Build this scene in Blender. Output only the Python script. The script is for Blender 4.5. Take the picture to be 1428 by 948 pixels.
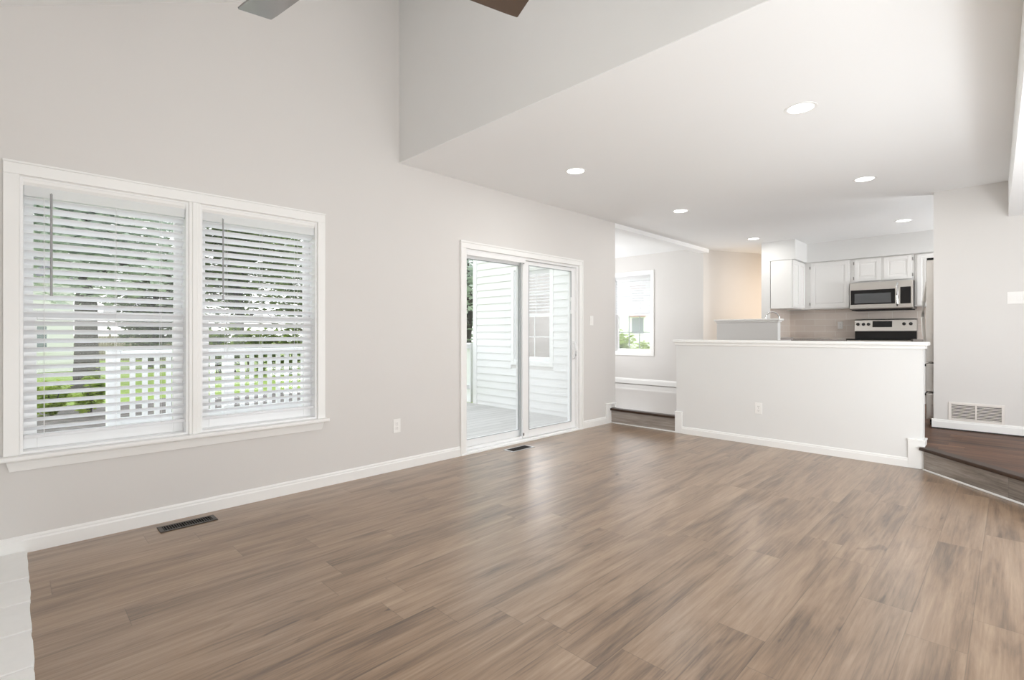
import bpy, bmesh, math, random
from mathutils import Vector, Matrix

# ------------------------------------------------------------------ camera, world, exposure
for o in list(bpy.data.objects):
    bpy.data.objects.remove(o)
SC = bpy.context.scene
COL = SC.collection
CAM_Z = 1.165
cam_d = bpy.data.cameras.new('camera')
cam = bpy.data.objects.new('camera', cam_d)
COL.objects.link(cam)
cam.location = (0, 0, CAM_Z)
cam.rotation_euler = (math.pi / 2, 0, -math.pi / 4)
cam_d.sensor_width = 36.0
cam_d.lens = 36.0 * 698 / 1428
cam_d.shift_y = -9 / 1428
cam_d.clip_start = 0.02
cam_d.clip_end = 300
SC.camera = cam
SC.view_settings.view_transform = 'Standard'
SC.view_settings.look = 'None'
SC.view_settings.gamma = 1
SC.view_settings.use_curve_mapping = False
SC.view_settings.exposure = 0.0
SC.cycles.max_bounces = 14
SC.cycles.diffuse_bounces = 9
SC.cycles.glossy_bounces = 5
SC.cycles.transparent_max_bounces = 24
SC.cycles.caustics_reflective = False
SC.cycles.caustics_refractive = False
SC.cycles.sample_clamp_indirect = 4.0
SC.cycles.use_denoising = True

SKY_STRENGTH = 2.1
CAN_WATTS = 5.0
FAN_WATTS = 7.0
SIDE_FILL_WATTS = 18.0
LOW_FILL_WATTS = 45.0

world = bpy.data.worlds.new('sky')
SC.world = world
world.use_nodes = True
wn, wl = world.node_tree.nodes, world.node_tree.links
wn.clear()
w_out = wn.new('ShaderNodeOutputWorld')
w_bg = wn.new('ShaderNodeBackground')
w_tc = wn.new('ShaderNodeTexCoord')
w_sep = wn.new('ShaderNodeSeparateXYZ')
w_ramp = wn.new('ShaderNodeValToRGB')
w_noise = wn.new('ShaderNodeTexNoise')
w_noise.inputs['Scale'].default_value = 2.2
w_noise.inputs['Detail'].default_value = 6
w_add = wn.new('ShaderNodeMath'); w_add.operation = 'MULTIPLY_ADD'
w_add.inputs[1].default_value = 0.35; w_add.inputs[2].default_value = -0.12
w_sum = wn.new('ShaderNodeMath'); w_sum.operation = 'ADD'
w_ramp.color_ramp.elements[0].position = 0.0
w_ramp.color_ramp.elements[0].color = (1.0, 1.0, 1.0, 1)
w_ramp.color_ramp.elements[1].position = 0.75
w_ramp.color_ramp.elements[1].color = (0.87, 0.94, 1.0, 1)
wl.new(w_tc.outputs['Generated'], w_sep.inputs[0])
wl.new(w_tc.outputs['Generated'], w_noise.inputs['Vector'])
wl.new(w_noise.outputs['Fac'], w_add.inputs[0])
wl.new(w_add.outputs[0], w_sum.inputs[0])
wl.new(w_sep.outputs['Z'], w_sum.inputs[1])
wl.new(w_sum.outputs[0], w_ramp.inputs['Fac'])
wl.new(w_ramp.outputs['Color'], w_bg.inputs['Color'])
w_bg.inputs['Strength'].default_value = SKY_STRENGTH
wl.new(w_bg.outputs[0], w_out.inputs['Surface'])


def area_light(name, loc, direction, sx, sy, watts, color=(1, 1, 1), shape='RECTANGLE', spread=math.pi):
    d = bpy.data.lights.new(name, 'AREA')
    d.shape = shape
    d.size = sx
    if shape in ('RECTANGLE', 'ELLIPSE'):
        d.size_y = sy
    d.energy = watts
    d.color = color
    d.spread = spread
    o = bpy.data.objects.new(name, d)
    COL.objects.link(o)
    o.location = loc
    o.rotation_euler = Vector(direction).to_track_quat('-Z', 'Y').to_euler()
    return o


# added fill lights out of view, in place of daylight from unknown windows
area_light('side_fill_light', (1.5, -1.95, 1.42), (0.1, 1, 0.35), 2.8, 1.8, SIDE_FILL_WATTS, (0.97, 0.985, 1.0))
area_light('entry_fill_light', (5.2, -1.95, 1.45), (0, 1, 0.3), 1.8, 1.7, SIDE_FILL_WATTS * 0.4, (0.97, 0.985, 1.0))
area_light('dining_fill_light', (7.1, 6.22, 1.5), (0, -1, 0.1), 1.8, 1.5, 50, (0.97, 0.985, 1.0))  # added fill that brightens the dining area, the wall here is closed

area_light('kitchen_fill_light', (8.4, -1.6, 1.5), (0, 1, 0.35), 1.0, 1.2, 88, (0.97, 0.985, 1.0))  # added fill for kitchen ceiling and cabinets, no window stands here
# added low area fills just out of view, standing in for bounced flash
area_light('low_fill_light', (2.5, -1.2, 0.35), (0.45, 0.6, 0.62), 1.2, 0.9, LOW_FILL_WATTS * 0.55, (0.93, 0.97, 1.0))
area_light('low_fill_light', (3.5, -1.25, 0.35), (0.45, 0.8, 0.75), 0.9, 0.6, LOW_FILL_WATTS * 0.6, (0.93, 0.97, 1.0))
area_light('low_fill_light', (3.9, -0.36, 0.3), (0.35, 0.35, 0.95), 0.9, 0.5, LOW_FILL_WATTS * 0.22, (0.93, 0.97, 1.0))
area_light('low_fill_light', (-0.38, -0.95, 0.3), (0.86, 0.40, 0.40), 0.8, 0.8, LOW_FILL_WATTS * 1.2, (0.96, 0.985, 1.0))

# ------------------------------------------------------------------ material helpers
MATS = {}


def new_mat(name):
    m = bpy.data.materials.new(name)
    m.use_nodes = True
    MATS[name] = m
    return m, m.node_tree.nodes, m.node_tree.links, m.node_tree.nodes['Principled BSDF']


def plain(name, col, rough=0.5, metal=0.0, noise=0.02, scale=12.0, bump=0.0, coat=0.0, spec=None):
    """Principled with a slight procedural mottling of its own."""
    m, n, l, b = new_mat(name)
    geo = n.new('ShaderNodeNewGeometry')
    tex = n.new('ShaderNodeTexNoise')
    tex.inputs['Scale'].default_value = scale
    tex.inputs['Detail'].default_value = 3
    l.new(geo.outputs['Position'], tex.inputs['Vector'])
    mix = n.new('ShaderNodeMix'); mix.data_type = 'RGBA'
    mix.inputs['A'].default_value = tuple(max(0, c * (1 - noise)) for c in col) + (1,)
    mix.inputs['B'].default_value = tuple(min(1, c * (1 + noise)) for c in col) + (1,)
    l.new(tex.outputs['Fac'], mix.inputs['Factor'])
    l.new(mix.outputs['Result'], b.inputs['Base Color'])
    b.inputs['Roughness'].default_value = rough
    b.inputs['Metallic'].default_value = metal
    b.inputs['Coat Weight'].default_value = coat
    if spec is not None:
        b.inputs['Specular IOR Level'].default_value = spec
    if bump:
        bp = n.new('ShaderNodeBump')
        bp.inputs['Strength'].default_value = bump
        bp.inputs['Distance'].default_value = 0.002
        t2 = n.new('ShaderNodeTexNoise')
        t2.inputs['Scale'].default_value = scale * 20
        l.new(geo.outputs['Position'], t2.inputs['Vector'])
        l.new(t2.outputs['Fac'], bp.inputs['Height'])
        l.new(bp.outputs['Normal'], b.inputs['Normal'])
    return m


def emissive(name, col, strength):
    m, n, l, b = new_mat(name)
    b.inputs['Base Color'].default_value = (0.9, 0.9, 0.88, 1)
    b.inputs['Emission Color'].default_value = col + (1,)
    b.inputs['Emission Strength'].default_value = strength
    return m


def glass(name, haze=0.0, refl=0.06, tint=(1, 1, 1)):
    m = bpy.data.materials.new(name); m.use_nodes = True
    MATS[name] = m
    n, l = m.node_tree.nodes, m.node_tree.links
    n.clear()
    out = n.new('ShaderNodeOutputMaterial')
    tr = n.new('ShaderNodeBsdfTransparent'); tr.inputs[0].default_value = tint + (1,)
    gl = n.new('ShaderNodeBsdfGlossy'); gl.inputs['Roughness'].default_value = 0.02
    fr = n.new('ShaderNodeLayerWeight'); fr.inputs['Blend'].default_value = 0.12
    mx = n.new('ShaderNodeMixShader')
    mm = n.new('ShaderNodeMath'); mm.operation = 'MULTIPLY_ADD'
    mm.inputs[1].default_value = 0.35; mm.inputs[2].default_value = refl * 0.4
    l.new(fr.outputs['Fresnel'], mm.inputs[0])
    l.new(mm.outputs[0], mx.inputs[0])
    l.new(tr.outputs[0], mx.inputs[1]); l.new(gl.outputs[0], mx.inputs[2])
    last = mx
    if haze:
        df = n.new('ShaderNodeBsdfTranslucent'); df.inputs[0].default_value = (0.95, 0.96, 0.97, 1)
        d2 = n.new('ShaderNodeBsdfDiffuse'); d2.inputs[0].default_value = (0.9, 0.91, 0.92, 1)
        a = n.new('ShaderNodeMixShader'); a.inputs[0].default_value = 0.5
        l.new(df.outputs[0], a.inputs[1]); l.new(d2.outputs[0], a.inputs[2])
        h = n.new('ShaderNodeMixShader'); h.inputs[0].default_value = haze
        l.new(mx.outputs[0], h.inputs[1]); l.new(a.outputs[0], h.inputs[2])
        last = h
    l.new(last.outputs[0], out.inputs['Surface'])
    return m


def plank_mat(name, axis, width, length, c_dark, c_mid, c_light, rough, gap=0.0025, coat=0.0, seed=0.0, contrast=1.0, spec=0.5, pvar=0.36, coat_rough=0.2):
    """Wood planks running along world axis 'X' or 'Y'; axis 'XZ' is for risers."""
    m, n, l, b = new_mat(name)
    geo = n.new('ShaderNodeNewGeometry')
    sep = n.new('ShaderNodeSeparateXYZ')
    l.new(geo.outputs['Position'], sep.inputs[0])

    def M(op, a, c=None, d=None):
        q = n.new('ShaderNodeMath'); q.operation = op
        for i, v in enumerate((a, c, d)):
            if v is None:
                continue
            if isinstance(v, (int, float)):
                q.inputs[i].default_value = v
            else:
                l.new(v, q.inputs[i])
        return q.outputs[0]
    if axis == 'X':
        u, v = sep.outputs['X'], sep.outputs['Y']
    elif axis == 'Y':
        u, v = sep.outputs['Y'], sep.outputs['X']
    elif axis == 'YZ':
        u, v = sep.outputs['Y'], sep.outputs['Z']
    else:
        u, v = M('ADD', sep.outputs['X'], sep.outputs['Y']), sep.outputs['Z']
    vr = M('ADD', M('DIVIDE', v, width), 40.37 + seed)
    row = M('FLOOR', vr)
    wn1 = n.new('ShaderNodeTexWhiteNoise'); wn1.noise_dimensions = '1D'
    l.new(row, wn1.inputs['W'])
    ur = M('ADD', M('DIVIDE', u, length), M('MULTIPLY', wn1.outputs['Value'], 5.0))
    ur = M('ADD', ur, 30.0)
    colm = M('FLOOR', ur)
    pid = M('ADD', M('MULTIPLY', row, 17.13), colm)
    wn2 = n.new('ShaderNodeTexWhiteNoise'); wn2.noise_dimensions = '1D'
    l.new(pid, wn2.inputs['W'])
    rnd = wn2.outputs['Value']
    off = M('MULTIPLY', rnd, 37.0)

    def grain(su, sv, detail, dist, rough_=0.6):
        cx = n.new('ShaderNodeCombineXYZ')
        l.new(M('ADD', M('MULTIPLY', u, su), off), cx.inputs[0])
        l.new(M('MULTIPLY', v, sv), cx.inputs[1])
        l.new(off, cx.inputs[2])
        t = n.new('ShaderNodeTexNoise')
        t.inputs['Scale'].default_value = 1.0
        t.inputs['Detail'].default_value = detail
        t.inputs['Roughness'].default_value = rough_
        t.inputs['Distortion'].default_value = dist
        l.new(cx.outputs[0], t.inputs['Vector'])
        return t.outputs['Fac']
    broad = grain(1.3, 8.5, 5, 0.8)
    mid = grain(1.5, 34.0, 6, 0.7)
    fibre = grain(3.2, 85.0, 4, 0.5)
    fine = grain(6.0, 150.0, 2, 0.3)
    knot = grain(3.4, 9.0, 2, 1.6, 0.4)
    s = M('ADD', M('MULTIPLY', M('SUBTRACT', broad, 0.5), 1.15 * contrast), M('MULTIPLY', M('SUBTRACT', mid, 0.5), 0.62 * contrast))
    s = M('ADD', s, M('MULTIPLY', M('SUBTRACT', fine, 0.5), 0.26 * contrast))
    s = M('ADD', s, M('MULTIPLY', M('SUBTRACT', fibre, 0.5), 0.62 * contrast))
    s = M('ADD', s, M('MULTIPLY', M('SUBTRACT', rnd, 0.5), pvar))
    s = M('ADD', s, 0.52)
    kn = n.new('ShaderNodeMapRange'); kn.interpolation_type = 'SMOOTHSTEP'
    kn.inputs['From Min'].default_value = 0.68; kn.inputs['From Max'].default_value = 0.8
    kn.inputs['To Min'].default_value = 0.0; kn.inputs['To Max'].default_value = 0.24
    l.new(knot, kn.inputs['Value'])
    s = M('SUBTRACT', s, kn.outputs[0])
    ramp = n.new('ShaderNodeValToRGB')
    e = ramp.color_ramp.elements
    e[0].position = 0.08; e[0].color = c_dark + (1,)
    e[1].position = 0.92; e[1].color = c_light + (1,)
    k = e.new(0.5); k.color = c_mid + (1,)
    l.new(s, ramp.inputs['Fac'])
    # plank seams
    fv = M('FRACT', vr); fu = M('FRACT', ur)
    ev = M('MULTIPLY', M('MINIMUM', fv, M('SUBTRACT', 1.0, fv)), width)
    eu = M('MULTIPLY', M('MINIMUM', fu, M('SUBTRACT', 1.0, fu)), length)
    ed = M('MINIMUM', ev, eu)
    seam = n.new('ShaderNodeMapRange')
    seam.inputs['From Min'].default_value = 0.0; seam.inputs['From Max'].default_value = gap
    seam.inputs['To Min'].default_value = 0.62; seam.inputs['To Max'].default_value = 1.0
    l.new(ed, seam.inputs['Value'])
    mul = n.new('ShaderNodeMix'); mul.data_type = 'RGBA'; mul.blend_type = 'MULTIPLY'
    mul.inputs['Factor'].default_value = 1.0
    l.new(ramp.outputs['Color'], mul.inputs['A'])
    cmb = n.new('ShaderNodeCombineColor')
    for i in range(3):
        l.new(seam.outputs[0], cmb.inputs[i])
    l.new(cmb.outputs[0], mul.inputs['B'])
    l.new(mul.outputs['Result'], b.inputs['Base Color'])
    rr = M('ADD', M('MULTIPLY', M('SUBTRACT', fine, 0.5), 0.16), rough)
    l.new(rr, b.inputs['Roughness'])
    b.inputs['Coat Weight'].default_value = coat
    b.inputs['Coat Roughness'].default_value = coat_rough
    b.inputs['Specular IOR Level'].default_value = spec
    bp = n.new('ShaderNodeBump')
    bp.inputs['Strength'].default_value = 0.25
    bp.inputs['Distance'].default_value = 0.0015
    hh = M('ADD', M('MULTIPLY', fibre, 0.12), M('MULTIPLY', seam.outputs[0], 1.0))
    l.new(hh, bp.inputs['Height'])
    l.new(bp.outputs['Normal'], b.inputs['Normal'])
    return m


def tile_mat(name):
    m, n, l, b = new_mat(name)
    geo = n.new('ShaderNodeNewGeometry')
    sep = n.new('ShaderNodeSeparateXYZ'); l.new(geo.outputs['Position'], sep.inputs[0])
    add = n.new('ShaderNodeMath'); add.operation = 'SUBTRACT'
    l.new(sep.outputs['Y'], add.inputs[0]); l.new(sep.outputs['X'], add.inputs[1])
    cx = n.new('ShaderNodeCombineXYZ')
    l.new(add.outputs[0], cx.inputs[0]); l.new(sep.outputs['Z'], cx.inputs[1])
    br = n.new('ShaderNodeTexBrick')
    br.inputs['Scale'].default_value = 1.0
    br.inputs['Brick Width'].default_value = 0.30
    br.inputs['Row Height'].default_value = 0.10
    br.inputs['Mortar Size'].default_value = 0.003
    br.inputs['Mortar Smooth'].default_value = 0.1
    br.inputs['Color1'].default_value = (0.68, 0.60, 0.54, 1)
    br.inputs['Color2'].default_value = (0.73, 0.655, 0.59, 1)
    br.inputs['Mortar'].default_value = (0.80, 0.76, 0.71, 1)
    l.new(cx.outputs[0], br.inputs['Vector'])
    l.new(br.outputs['Color'], b.inputs['Base Color'])
    b.inputs['Roughness'].default_value = 0.12
    bp = n.new('ShaderNodeBump'); bp.inputs['Strength'].default_value = 0.35; bp.inputs['Distance'].default_value = 0.003
    nz = n.new('ShaderNodeTexNoise'); nz.inputs['Scale'].default_value = 9.0
    l.new(geo.outputs['Position'], nz.inputs['Vector'])
    sub = n.new('ShaderNodeMath'); sub.operation = 'SUBTRACT'
    l.new(nz.outputs['Fac'], sub.inputs[0]); l.new(br.outputs['Fac'], sub.inputs[1])
    l.new(sub.outputs[0], bp.inputs['Height']); l.new(bp.outputs['Normal'], b.inputs['Normal'])
    return m


def leaf_mat(name, c1, c2, c3, leafy=True):
    m, n, l, b = new_mat(name)
    geo = n.new('ShaderNodeNewGeometry')
    tex = n.new('ShaderNodeTexNoise'); tex.inputs['Scale'].default_value = 5.0; tex.inputs['Detail'].default_value = 5
    l.new(geo.outputs['Position'], tex.inputs['Vector'])
    r = n.new('ShaderNodeValToRGB')
    r.color_ramp.elements[0].position = 0.3; r.color_ramp.elements[0].color = c1 + (1,)
    r.color_ramp.elements[1].position = 0.7; r.color_ramp.elements[1].color = c3 + (1,)
    k = r.color_ramp.elements.new(0.5); k.color = c2 + (1,)
    l.new(tex.outputs['Fac'], r.inputs['Fac'])
    l.new(r.outputs['Color'], b.inputs['Base Color'])
    b.inputs['Roughness'].default_value = 0.6
    if leafy:
        out = [q for q in n if q.type == 'OUTPUT_MATERIAL'][0]
        t = n.new('ShaderNodeBsdfTranslucent'); l.new(r.outputs['Color'], t.inputs[0])
        mx = n.new('ShaderNodeMixShader'); mx.inputs[0].default_value = 0.45
        l.new(b.outputs[0], mx.inputs[1]); l.new(t.outputs[0], mx.inputs[2]); l.new(mx.outputs[0], out.inputs['Surface'])
    return m


def brushed(name, col, rough):
    m, n, l, b = new_mat(name)
    geo = n.new('ShaderNodeNewGeometry')
    mp = n.new('ShaderNodeMapping'); mp.inputs['Scale'].default_value = (6, 6, 240)
    l.new(geo.outputs['Position'], mp.inputs['Vector'])
    t = n.new('ShaderNodeTexNoise'); t.inputs['Scale'].default_value = 1.0; t.inputs['Detail'].default_value = 3
    l.new(mp.outputs[0], t.inputs['Vector'])
    r = n.new('ShaderNodeMapRange')
    r.inputs['To Min'].default_value = rough - 0.02; r.inputs['To Max'].default_value = rough + 0.03
    l.new(t.outputs['Fac'], r.inputs['Value']); l.new(r.outputs[0], b.inputs['Roughness'])
    b.inputs['Base Color'].default_value = col + (1,)
    b.inputs['Metallic'].default_value = 1.0
    return m


WALL = plain('greige_wall_paint', (0.69, 0.672, 0.652), 0.75, noise=0.012, scale=3, bump=0.06)
WALLW = plain('pale_wall_paint', (0.735, 0.735, 0.725), 0.75, noise=0.012, scale=3, bump=0.06)
CEIL = plain('white_ceiling_paint', (0.87, 0.878, 0.878), 0.85, noise=0.008, scale=2, bump=0.05)
TRIM = plain('white_trim_paint', (0.86, 0.86, 0.845), 0.35, noise=0.008, scale=6)
VINYL = plain('white_vinyl', (0.86, 0.865, 0.865), 0.3, noise=0.008, scale=6)


def slat_mat(name, col, trans):
    m = plain(name, col, 0.4, noise=0.015, scale=10)
    n, l = m.node_tree.nodes, m.node_tree.links
    b = n['Principled BSDF']; out = [q for q in n if q.type == 'OUTPUT_MATERIAL'][0]
    t = n.new('ShaderNodeBsdfTranslucent'); t.inputs[0].default_value = (0.9, 0.91, 0.93, 1)
    mx = n.new('ShaderNodeMixShader'); mx.inputs[0].default_value = trans
    l.new(b.outputs[0], mx.inputs[1]); l.new(t.outputs[0], mx.inputs[2]); l.new(mx.outputs[0], out.inputs['Surface'])
    return m


SLAT = slat_mat('white_slat', (0.93, 0.93, 0.93), 0.45)
CORD = plain('white_cord', (0.80, 0.80, 0.80), 0.8)
WAND = plain('grey_wand_plastic', (0.33, 0.33, 0.33), 0.25)
PLATE = plain('white_plate_plastic', (0.86, 0.85, 0.83), 0.3)
SLOT = plain('dark_slot', (0.05, 0.045, 0.04), 0.6)
GASKET = plain('grey_gasket', (0.42, 0.44, 0.45), 0.6)
FLOOR = plank_mat('vinyl_plank_floor', 'X', 0.182, 1.22, (0.085, 0.052, 0.031), (0.275, 0.179, 0.111), (0.41, 0.293, 0.198), 0.33, coat=0.5, contrast=1.08, pvar=0.16, coat_rough=0.28)
UPPER = plank_mat('dark_wood_floor', 'Y', 0.13, 1.4, (0.03, 0.012, 0.006), (0.105, 0.047, 0.023), (0.20, 0.102, 0.055), 0.42, coat=0.0, seed=3.1, spec=0.2)
DINING = plank_mat('sheen_paled_wood_floor', 'Y', 0.13, 1.4, (0.13, 0.11, 0.10), (0.24, 0.215, 0.20), (0.36, 0.33, 0.31), 0.2, coat=1.0, seed=3.1, coat_rough=0.06)  # wood lightened to grey: reflected window sheen is put into the colour
RISER = plank_mat('grey_brown_riser_wood', 'U', 0.6, 1.5, (0.10, 0.082, 0.068), (0.26, 0.225, 0.195), (0.42, 0.38, 0.345), 0.45, seed=5.3)
NOSE = plain('dark_stair_nosing', (0.045, 0.025, 0.016), 0.42, noise=0.25, scale=20, spec=0.3)
BLADE = plank_mat('dark_walnut_blade', 'X', 0.4, 3.0, (0.015, 0.010, 0.008), (0.035, 0.022, 0.018), (0.065, 0.042, 0.034), 0.22, coat=1.0)
BLADE.node_tree.nodes['Principled BSDF'].inputs['Coat IOR'].default_value = 2.8
BRONZE = plain('dark_bronze_metal', (0.045, 0.035, 0.03), 0.4, metal=0.8)
REGM = plain('brown_register_metal', (0.05, 0.04, 0.032), 0.35, metal=0.4)
BLACKV = plain('black_void', (0.006, 0.006, 0.006), 0.9)
SILVER = plain('silver_register_frame', (0.55, 0.55, 0.55), 0.3, metal=0.7)
GRILLE = plain('warm_white_grille', (0.76, 0.72, 0.68), 0.45)
CAB = plain('white_cabinet_paint', (0.84, 0.835, 0.82), 0.35, noise=0.008)
HINGE = plain('nickel_hinge', (0.35, 0.34, 0.33), 0.35, metal=1.0)
STEEL = brushed('brushed_steel', (0.62, 0.60, 0.57), 0.28)
STEELD = brushed('dark_fridge_steel', (0.33, 0.31, 0.295), 0.38)
CHROME = plain('chrome', (0.75, 0.75, 0.75), 0.1, metal=1.0)
BGLASS = plain('black_glass', (0.008, 0.008, 0.009), 0.06)
MWIN = plain('microwave_window', (0.10, 0.105, 0.11), 0.15)
COUNTER = plain('speckled_counter', (0.34, 0.31, 0.29), 0.2, noise=0.4, scale=120)
TILE = tile_mat('glossy_taupe_tile')
HEARTHM = plain('white_painted_brick', (0.90, 0.90, 0.89), 0.6, noise=0.03, scale=25, bump=0.5)
LAMP = emissive('lamp_lens', (1.0, 0.98, 0.94), 3.5)
BOWL = emissive('lamp_bowl', (1.0, 0.86, 0.68), 3.0)
WARM = emissive('warm_lamp_lens', (1.0, 0.72, 0.45), 3.0)
GLASS = glass('clear_glass')
GLASSH = glass('hazy_screened_glass', haze=0.15)
SIDING = plain('white_siding', (0.80, 0.80, 0.79), 0.55, noise=0.015)
SIDING2 = plain('pale_far_siding', (0.84, 0.84, 0.83), 0.6, noise=0.03)
ROOFM = plain('grey_roof_shingle', (0.16, 0.155, 0.16), 0.8, noise=0.25, scale=8)
DARKPANE = plain('far_window_pane', (0.25, 0.28, 0.31), 0.1)
BRICKRED = plain('faded_red_shutter', (0.42, 0.17, 0.12), 0.7)
DECK = plank_mat('grey_deck_boards', 'X', 0.14, 3.6, (0.46, 0.45, 0.43), (0.54, 0.525, 0.505), (0.62, 0.605, 0.585), 0.7, gap=0.010, contrast=0.5)
RAILW = plain('white_railing_vinyl', (0.84, 0.85, 0.86), 0.4)
LAWN = leaf_mat('lawn_green', (0.20, 0.30, 0.05), (0.30, 0.42, 0.075), (0.40, 0.52, 0.11), False)
MULCH = leaf_mat('bark_mulch', (0.09, 0.075, 0.07), (0.16, 0.14, 0.13), (0.25, 0.22, 0.20), False)
BUSH = leaf_mat('bright_shrub_leaf', (0.16, 0.24, 0.03), (0.34, 0.45, 0.07), (0.52, 0.62, 0.13))
BUSHD = leaf_mat('hedge_leaf', (0.05, 0.09, 0.015), (0.20, 0.30, 0.05), (0.42, 0.54, 0.11))
LEAF = leaf_mat('tree_leaf', (0.06, 0.085, 0.045), (0.17, 0.22, 0.11), (0.34, 0.42, 0.20))
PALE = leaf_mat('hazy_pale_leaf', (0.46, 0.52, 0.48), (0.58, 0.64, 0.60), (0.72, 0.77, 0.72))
LEAF2 = leaf_mat('pale_tree_leaf', (0.30, 0.36, 0.28), (0.44, 0.50, 0.38), (0.60, 0.65, 0.50))
BARK = plain('tree_bark', (0.10, 0.09, 0.085), 0.9, noise=0.4, scale=9, bump=0.8)
FENCE = plain('weathered_fence_wood', (0.30, 0.255, 0.205), 0.85, noise=0.2, scale=6)
ROAD = plain('grey_street', (0.30, 0.30, 0.31), 0.9, noise=0.08, scale=2)
CARB = plain('blue_car_paint', (0.03, 0.16, 0.45), 0.25, coat=1.0)
TYRE = plain('tyre_rubber', (0.02, 0.02, 0.02), 0.8)

# ------------------------------------------------------------------ mesh helpers


def box(bm, x0, y0, z0, x1, y1, z1, bevel=0.0):
    vs = [bm.verts.new(c) for c in ((x0, y0, z0), (x1, y0, z0), (x1, y1, z0), (x0, y1, z0),
                                    (x0, y0, z1), (x1, y0, z1), (x1, y1, z1), (x0, y1, z1))]
    fs = [bm.faces.new([vs[i] for i in q]) for q in ((3, 2, 1, 0), (4, 5, 6, 7), (0, 1, 5, 4), (1, 2, 6, 5), (2, 3, 7, 6), (3, 0, 4, 7))]
    if bevel:
        es = list({e for f in fs for e in f.edges})
        bmesh.ops.bevel(bm, geom=es, offset=bevel, segments=2, profile=0.5, affect='EDGES', clamp_overlap=True)
    return bm


def obox(bm, M, sx, sy, sz, bevel=0.0):
    """Box of size sx,sy,sz centred on matrix M."""
    t = bmesh.new()
    box(t, -sx / 2, -sy / 2, -sz / 2, sx / 2, sy / 2, sz / 2, bevel)
    t.transform(M)
    merge(bm, t)


def merge(bm, t):
    me = bpy.data.meshes.new('tmp')
    t.to_mesh(me); t.free()
    bm.from_mesh(me)
    bpy.data.meshes.remove(me)


def cyl(bm, p0, p1, r0, r1=None, seg=20, bevel=0.0):
    r1 = r0 if r1 is None else r1
    p0, p1 = Vector(p0), Vector(p1)
    d = p1 - p0
    q = d.to_track_quat('Z', 'Y').to_matrix().to_4x4()
    t = bmesh.new()
    bmesh.ops.create_cone(t, cap_ends=True, segments=seg, radius1=r0, radius2=r1, depth=d.length)
    if bevel:
        es = [e for e in t.edges if len(e.link_faces) == 2 and any(len(f.verts) > 4 for f in e.link_faces)]
        bmesh.ops.bevel(t, geom=es, offset=bevel, segments=2, profile=0.5, affect='EDGES')
    t.transform(Matrix.Translation((p0 + p1) / 2) @ q)
    merge(bm, t)


def tube(bm, pts, r, seg=10, closed_ends=True):
    pts = [Vector(p) for p in pts]
    rings = []
    for i, p in enumerate(pts):
        a = pts[max(0, i - 1)]; b = pts[min(len(pts) - 1, i + 1)]
        q = (b - a).to_track_quat('Z', 'Y')
        rr = r[i] if isinstance(r, (list, tuple)) else r
        rings.append([bm.verts.new(p + q @ Vector((rr * math.cos(2 * math.pi * k / seg), rr * math.sin(2 * math.pi * k / seg), 0))) for k in range(seg)])
    for i in range(len(rings) - 1):
        for k in range(seg):
            bm.faces.new((rings[i][k], rings[i][(k + 1) % seg], rings[i + 1][(k + 1) % seg], rings[i + 1][k]))
    if closed_ends:
        bm.faces.new(rings[0][::-1]); bm.faces.new(rings[-1])


def lathe(bm, prof, c, seg=32):
    rings = []
    for r, z in prof:
        rings.append([bm.verts.new((c[0] + r * math.cos(2 * math.pi * k / seg), c[1] + r * math.sin(2 * math.pi * k / seg), c[2] + z)) for k in range(seg)] if r > 1e-5
                     else [bm.verts.new((c[0], c[1], c[2] + z))])
    for i in range(len(rings) - 1):
        a, b = rings[i], rings[i + 1]
        for k in range(seg):
            k2 = (k + 1) % seg
            if len(a) == 1 and len(b) == 1:
                continue
            if len(a) == 1:
                bm.faces.new((a[0], b[k2], b[k]))
            elif len(b) == 1:
                bm.faces.new((a[k], a[k2], b[0]))
            else:
                bm.faces.new((a[k], a[k2], b[k2], b[k]))


def prism(bm, poly, fn0, fn1):
    """Extrude a 2-D polygon between two mappings (u,v)->(x,y,z)."""
    a = [bm.verts.new(fn0(*p)) for p in poly]
    b = [bm.verts.new(fn1(*p)) for p in poly]
    n = len(poly)
    bm.faces.new(a[::-1]); bm.faces.new(b)
    for i in range(n):
        j = (i + 1) % n
        bm.faces.new((a[i], a[j], b[j], b[i]))


def grid_wall(bm, us, vs, holes, f0, f1):
    """A wall slab with rectangular openings; f0/f1 map (u,v) to the two faces."""
    def solid(i, j):
        if i < 0 or j < 0 or i >= len(us) - 1 or j >= len(vs) - 1:
            return False
        cu, cv = (us[i] + us[i + 1]) / 2, (vs[j] + vs[j + 1]) / 2
        return not any(h[0] < cu < h[1] and h[2] < cv < h[3] for h in holes)
    va = {}; vb = {}

    def A(i, j):
        if (i, j) not in va:
            va[i, j] = bm.verts.new(f0(us[i], vs[j]))
        return va[i, j]

    def B(i, j):
        if (i, j) not in vb:
            vb[i, j] = bm.verts.new(f1(us[i], vs[j]))
        return vb[i, j]
    for i in range(len(us) - 1):
        for j in range(len(vs) - 1):
            if not solid(i, j):
                continue
            bm.faces.new((A(i, j), A(i + 1, j), A(i + 1, j + 1), A(i, j + 1)))
            bm.faces.new((B(i, j + 1), B(i + 1, j + 1), B(i + 1, j), B(i, j)))
            for (di, dj, p, q) in ((-1, 0, (i, j), (i, j + 1)), (1, 0, (i + 1, j), (i + 1, j + 1)), (0, -1, (i, j), (i + 1, j)), (0, 1, (i, j + 1), (i + 1, j + 1))):
                if not solid(i + di, j + dj):
                    bm.faces.new((A(*p), A(*q), B(*q), B(*p)))


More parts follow.
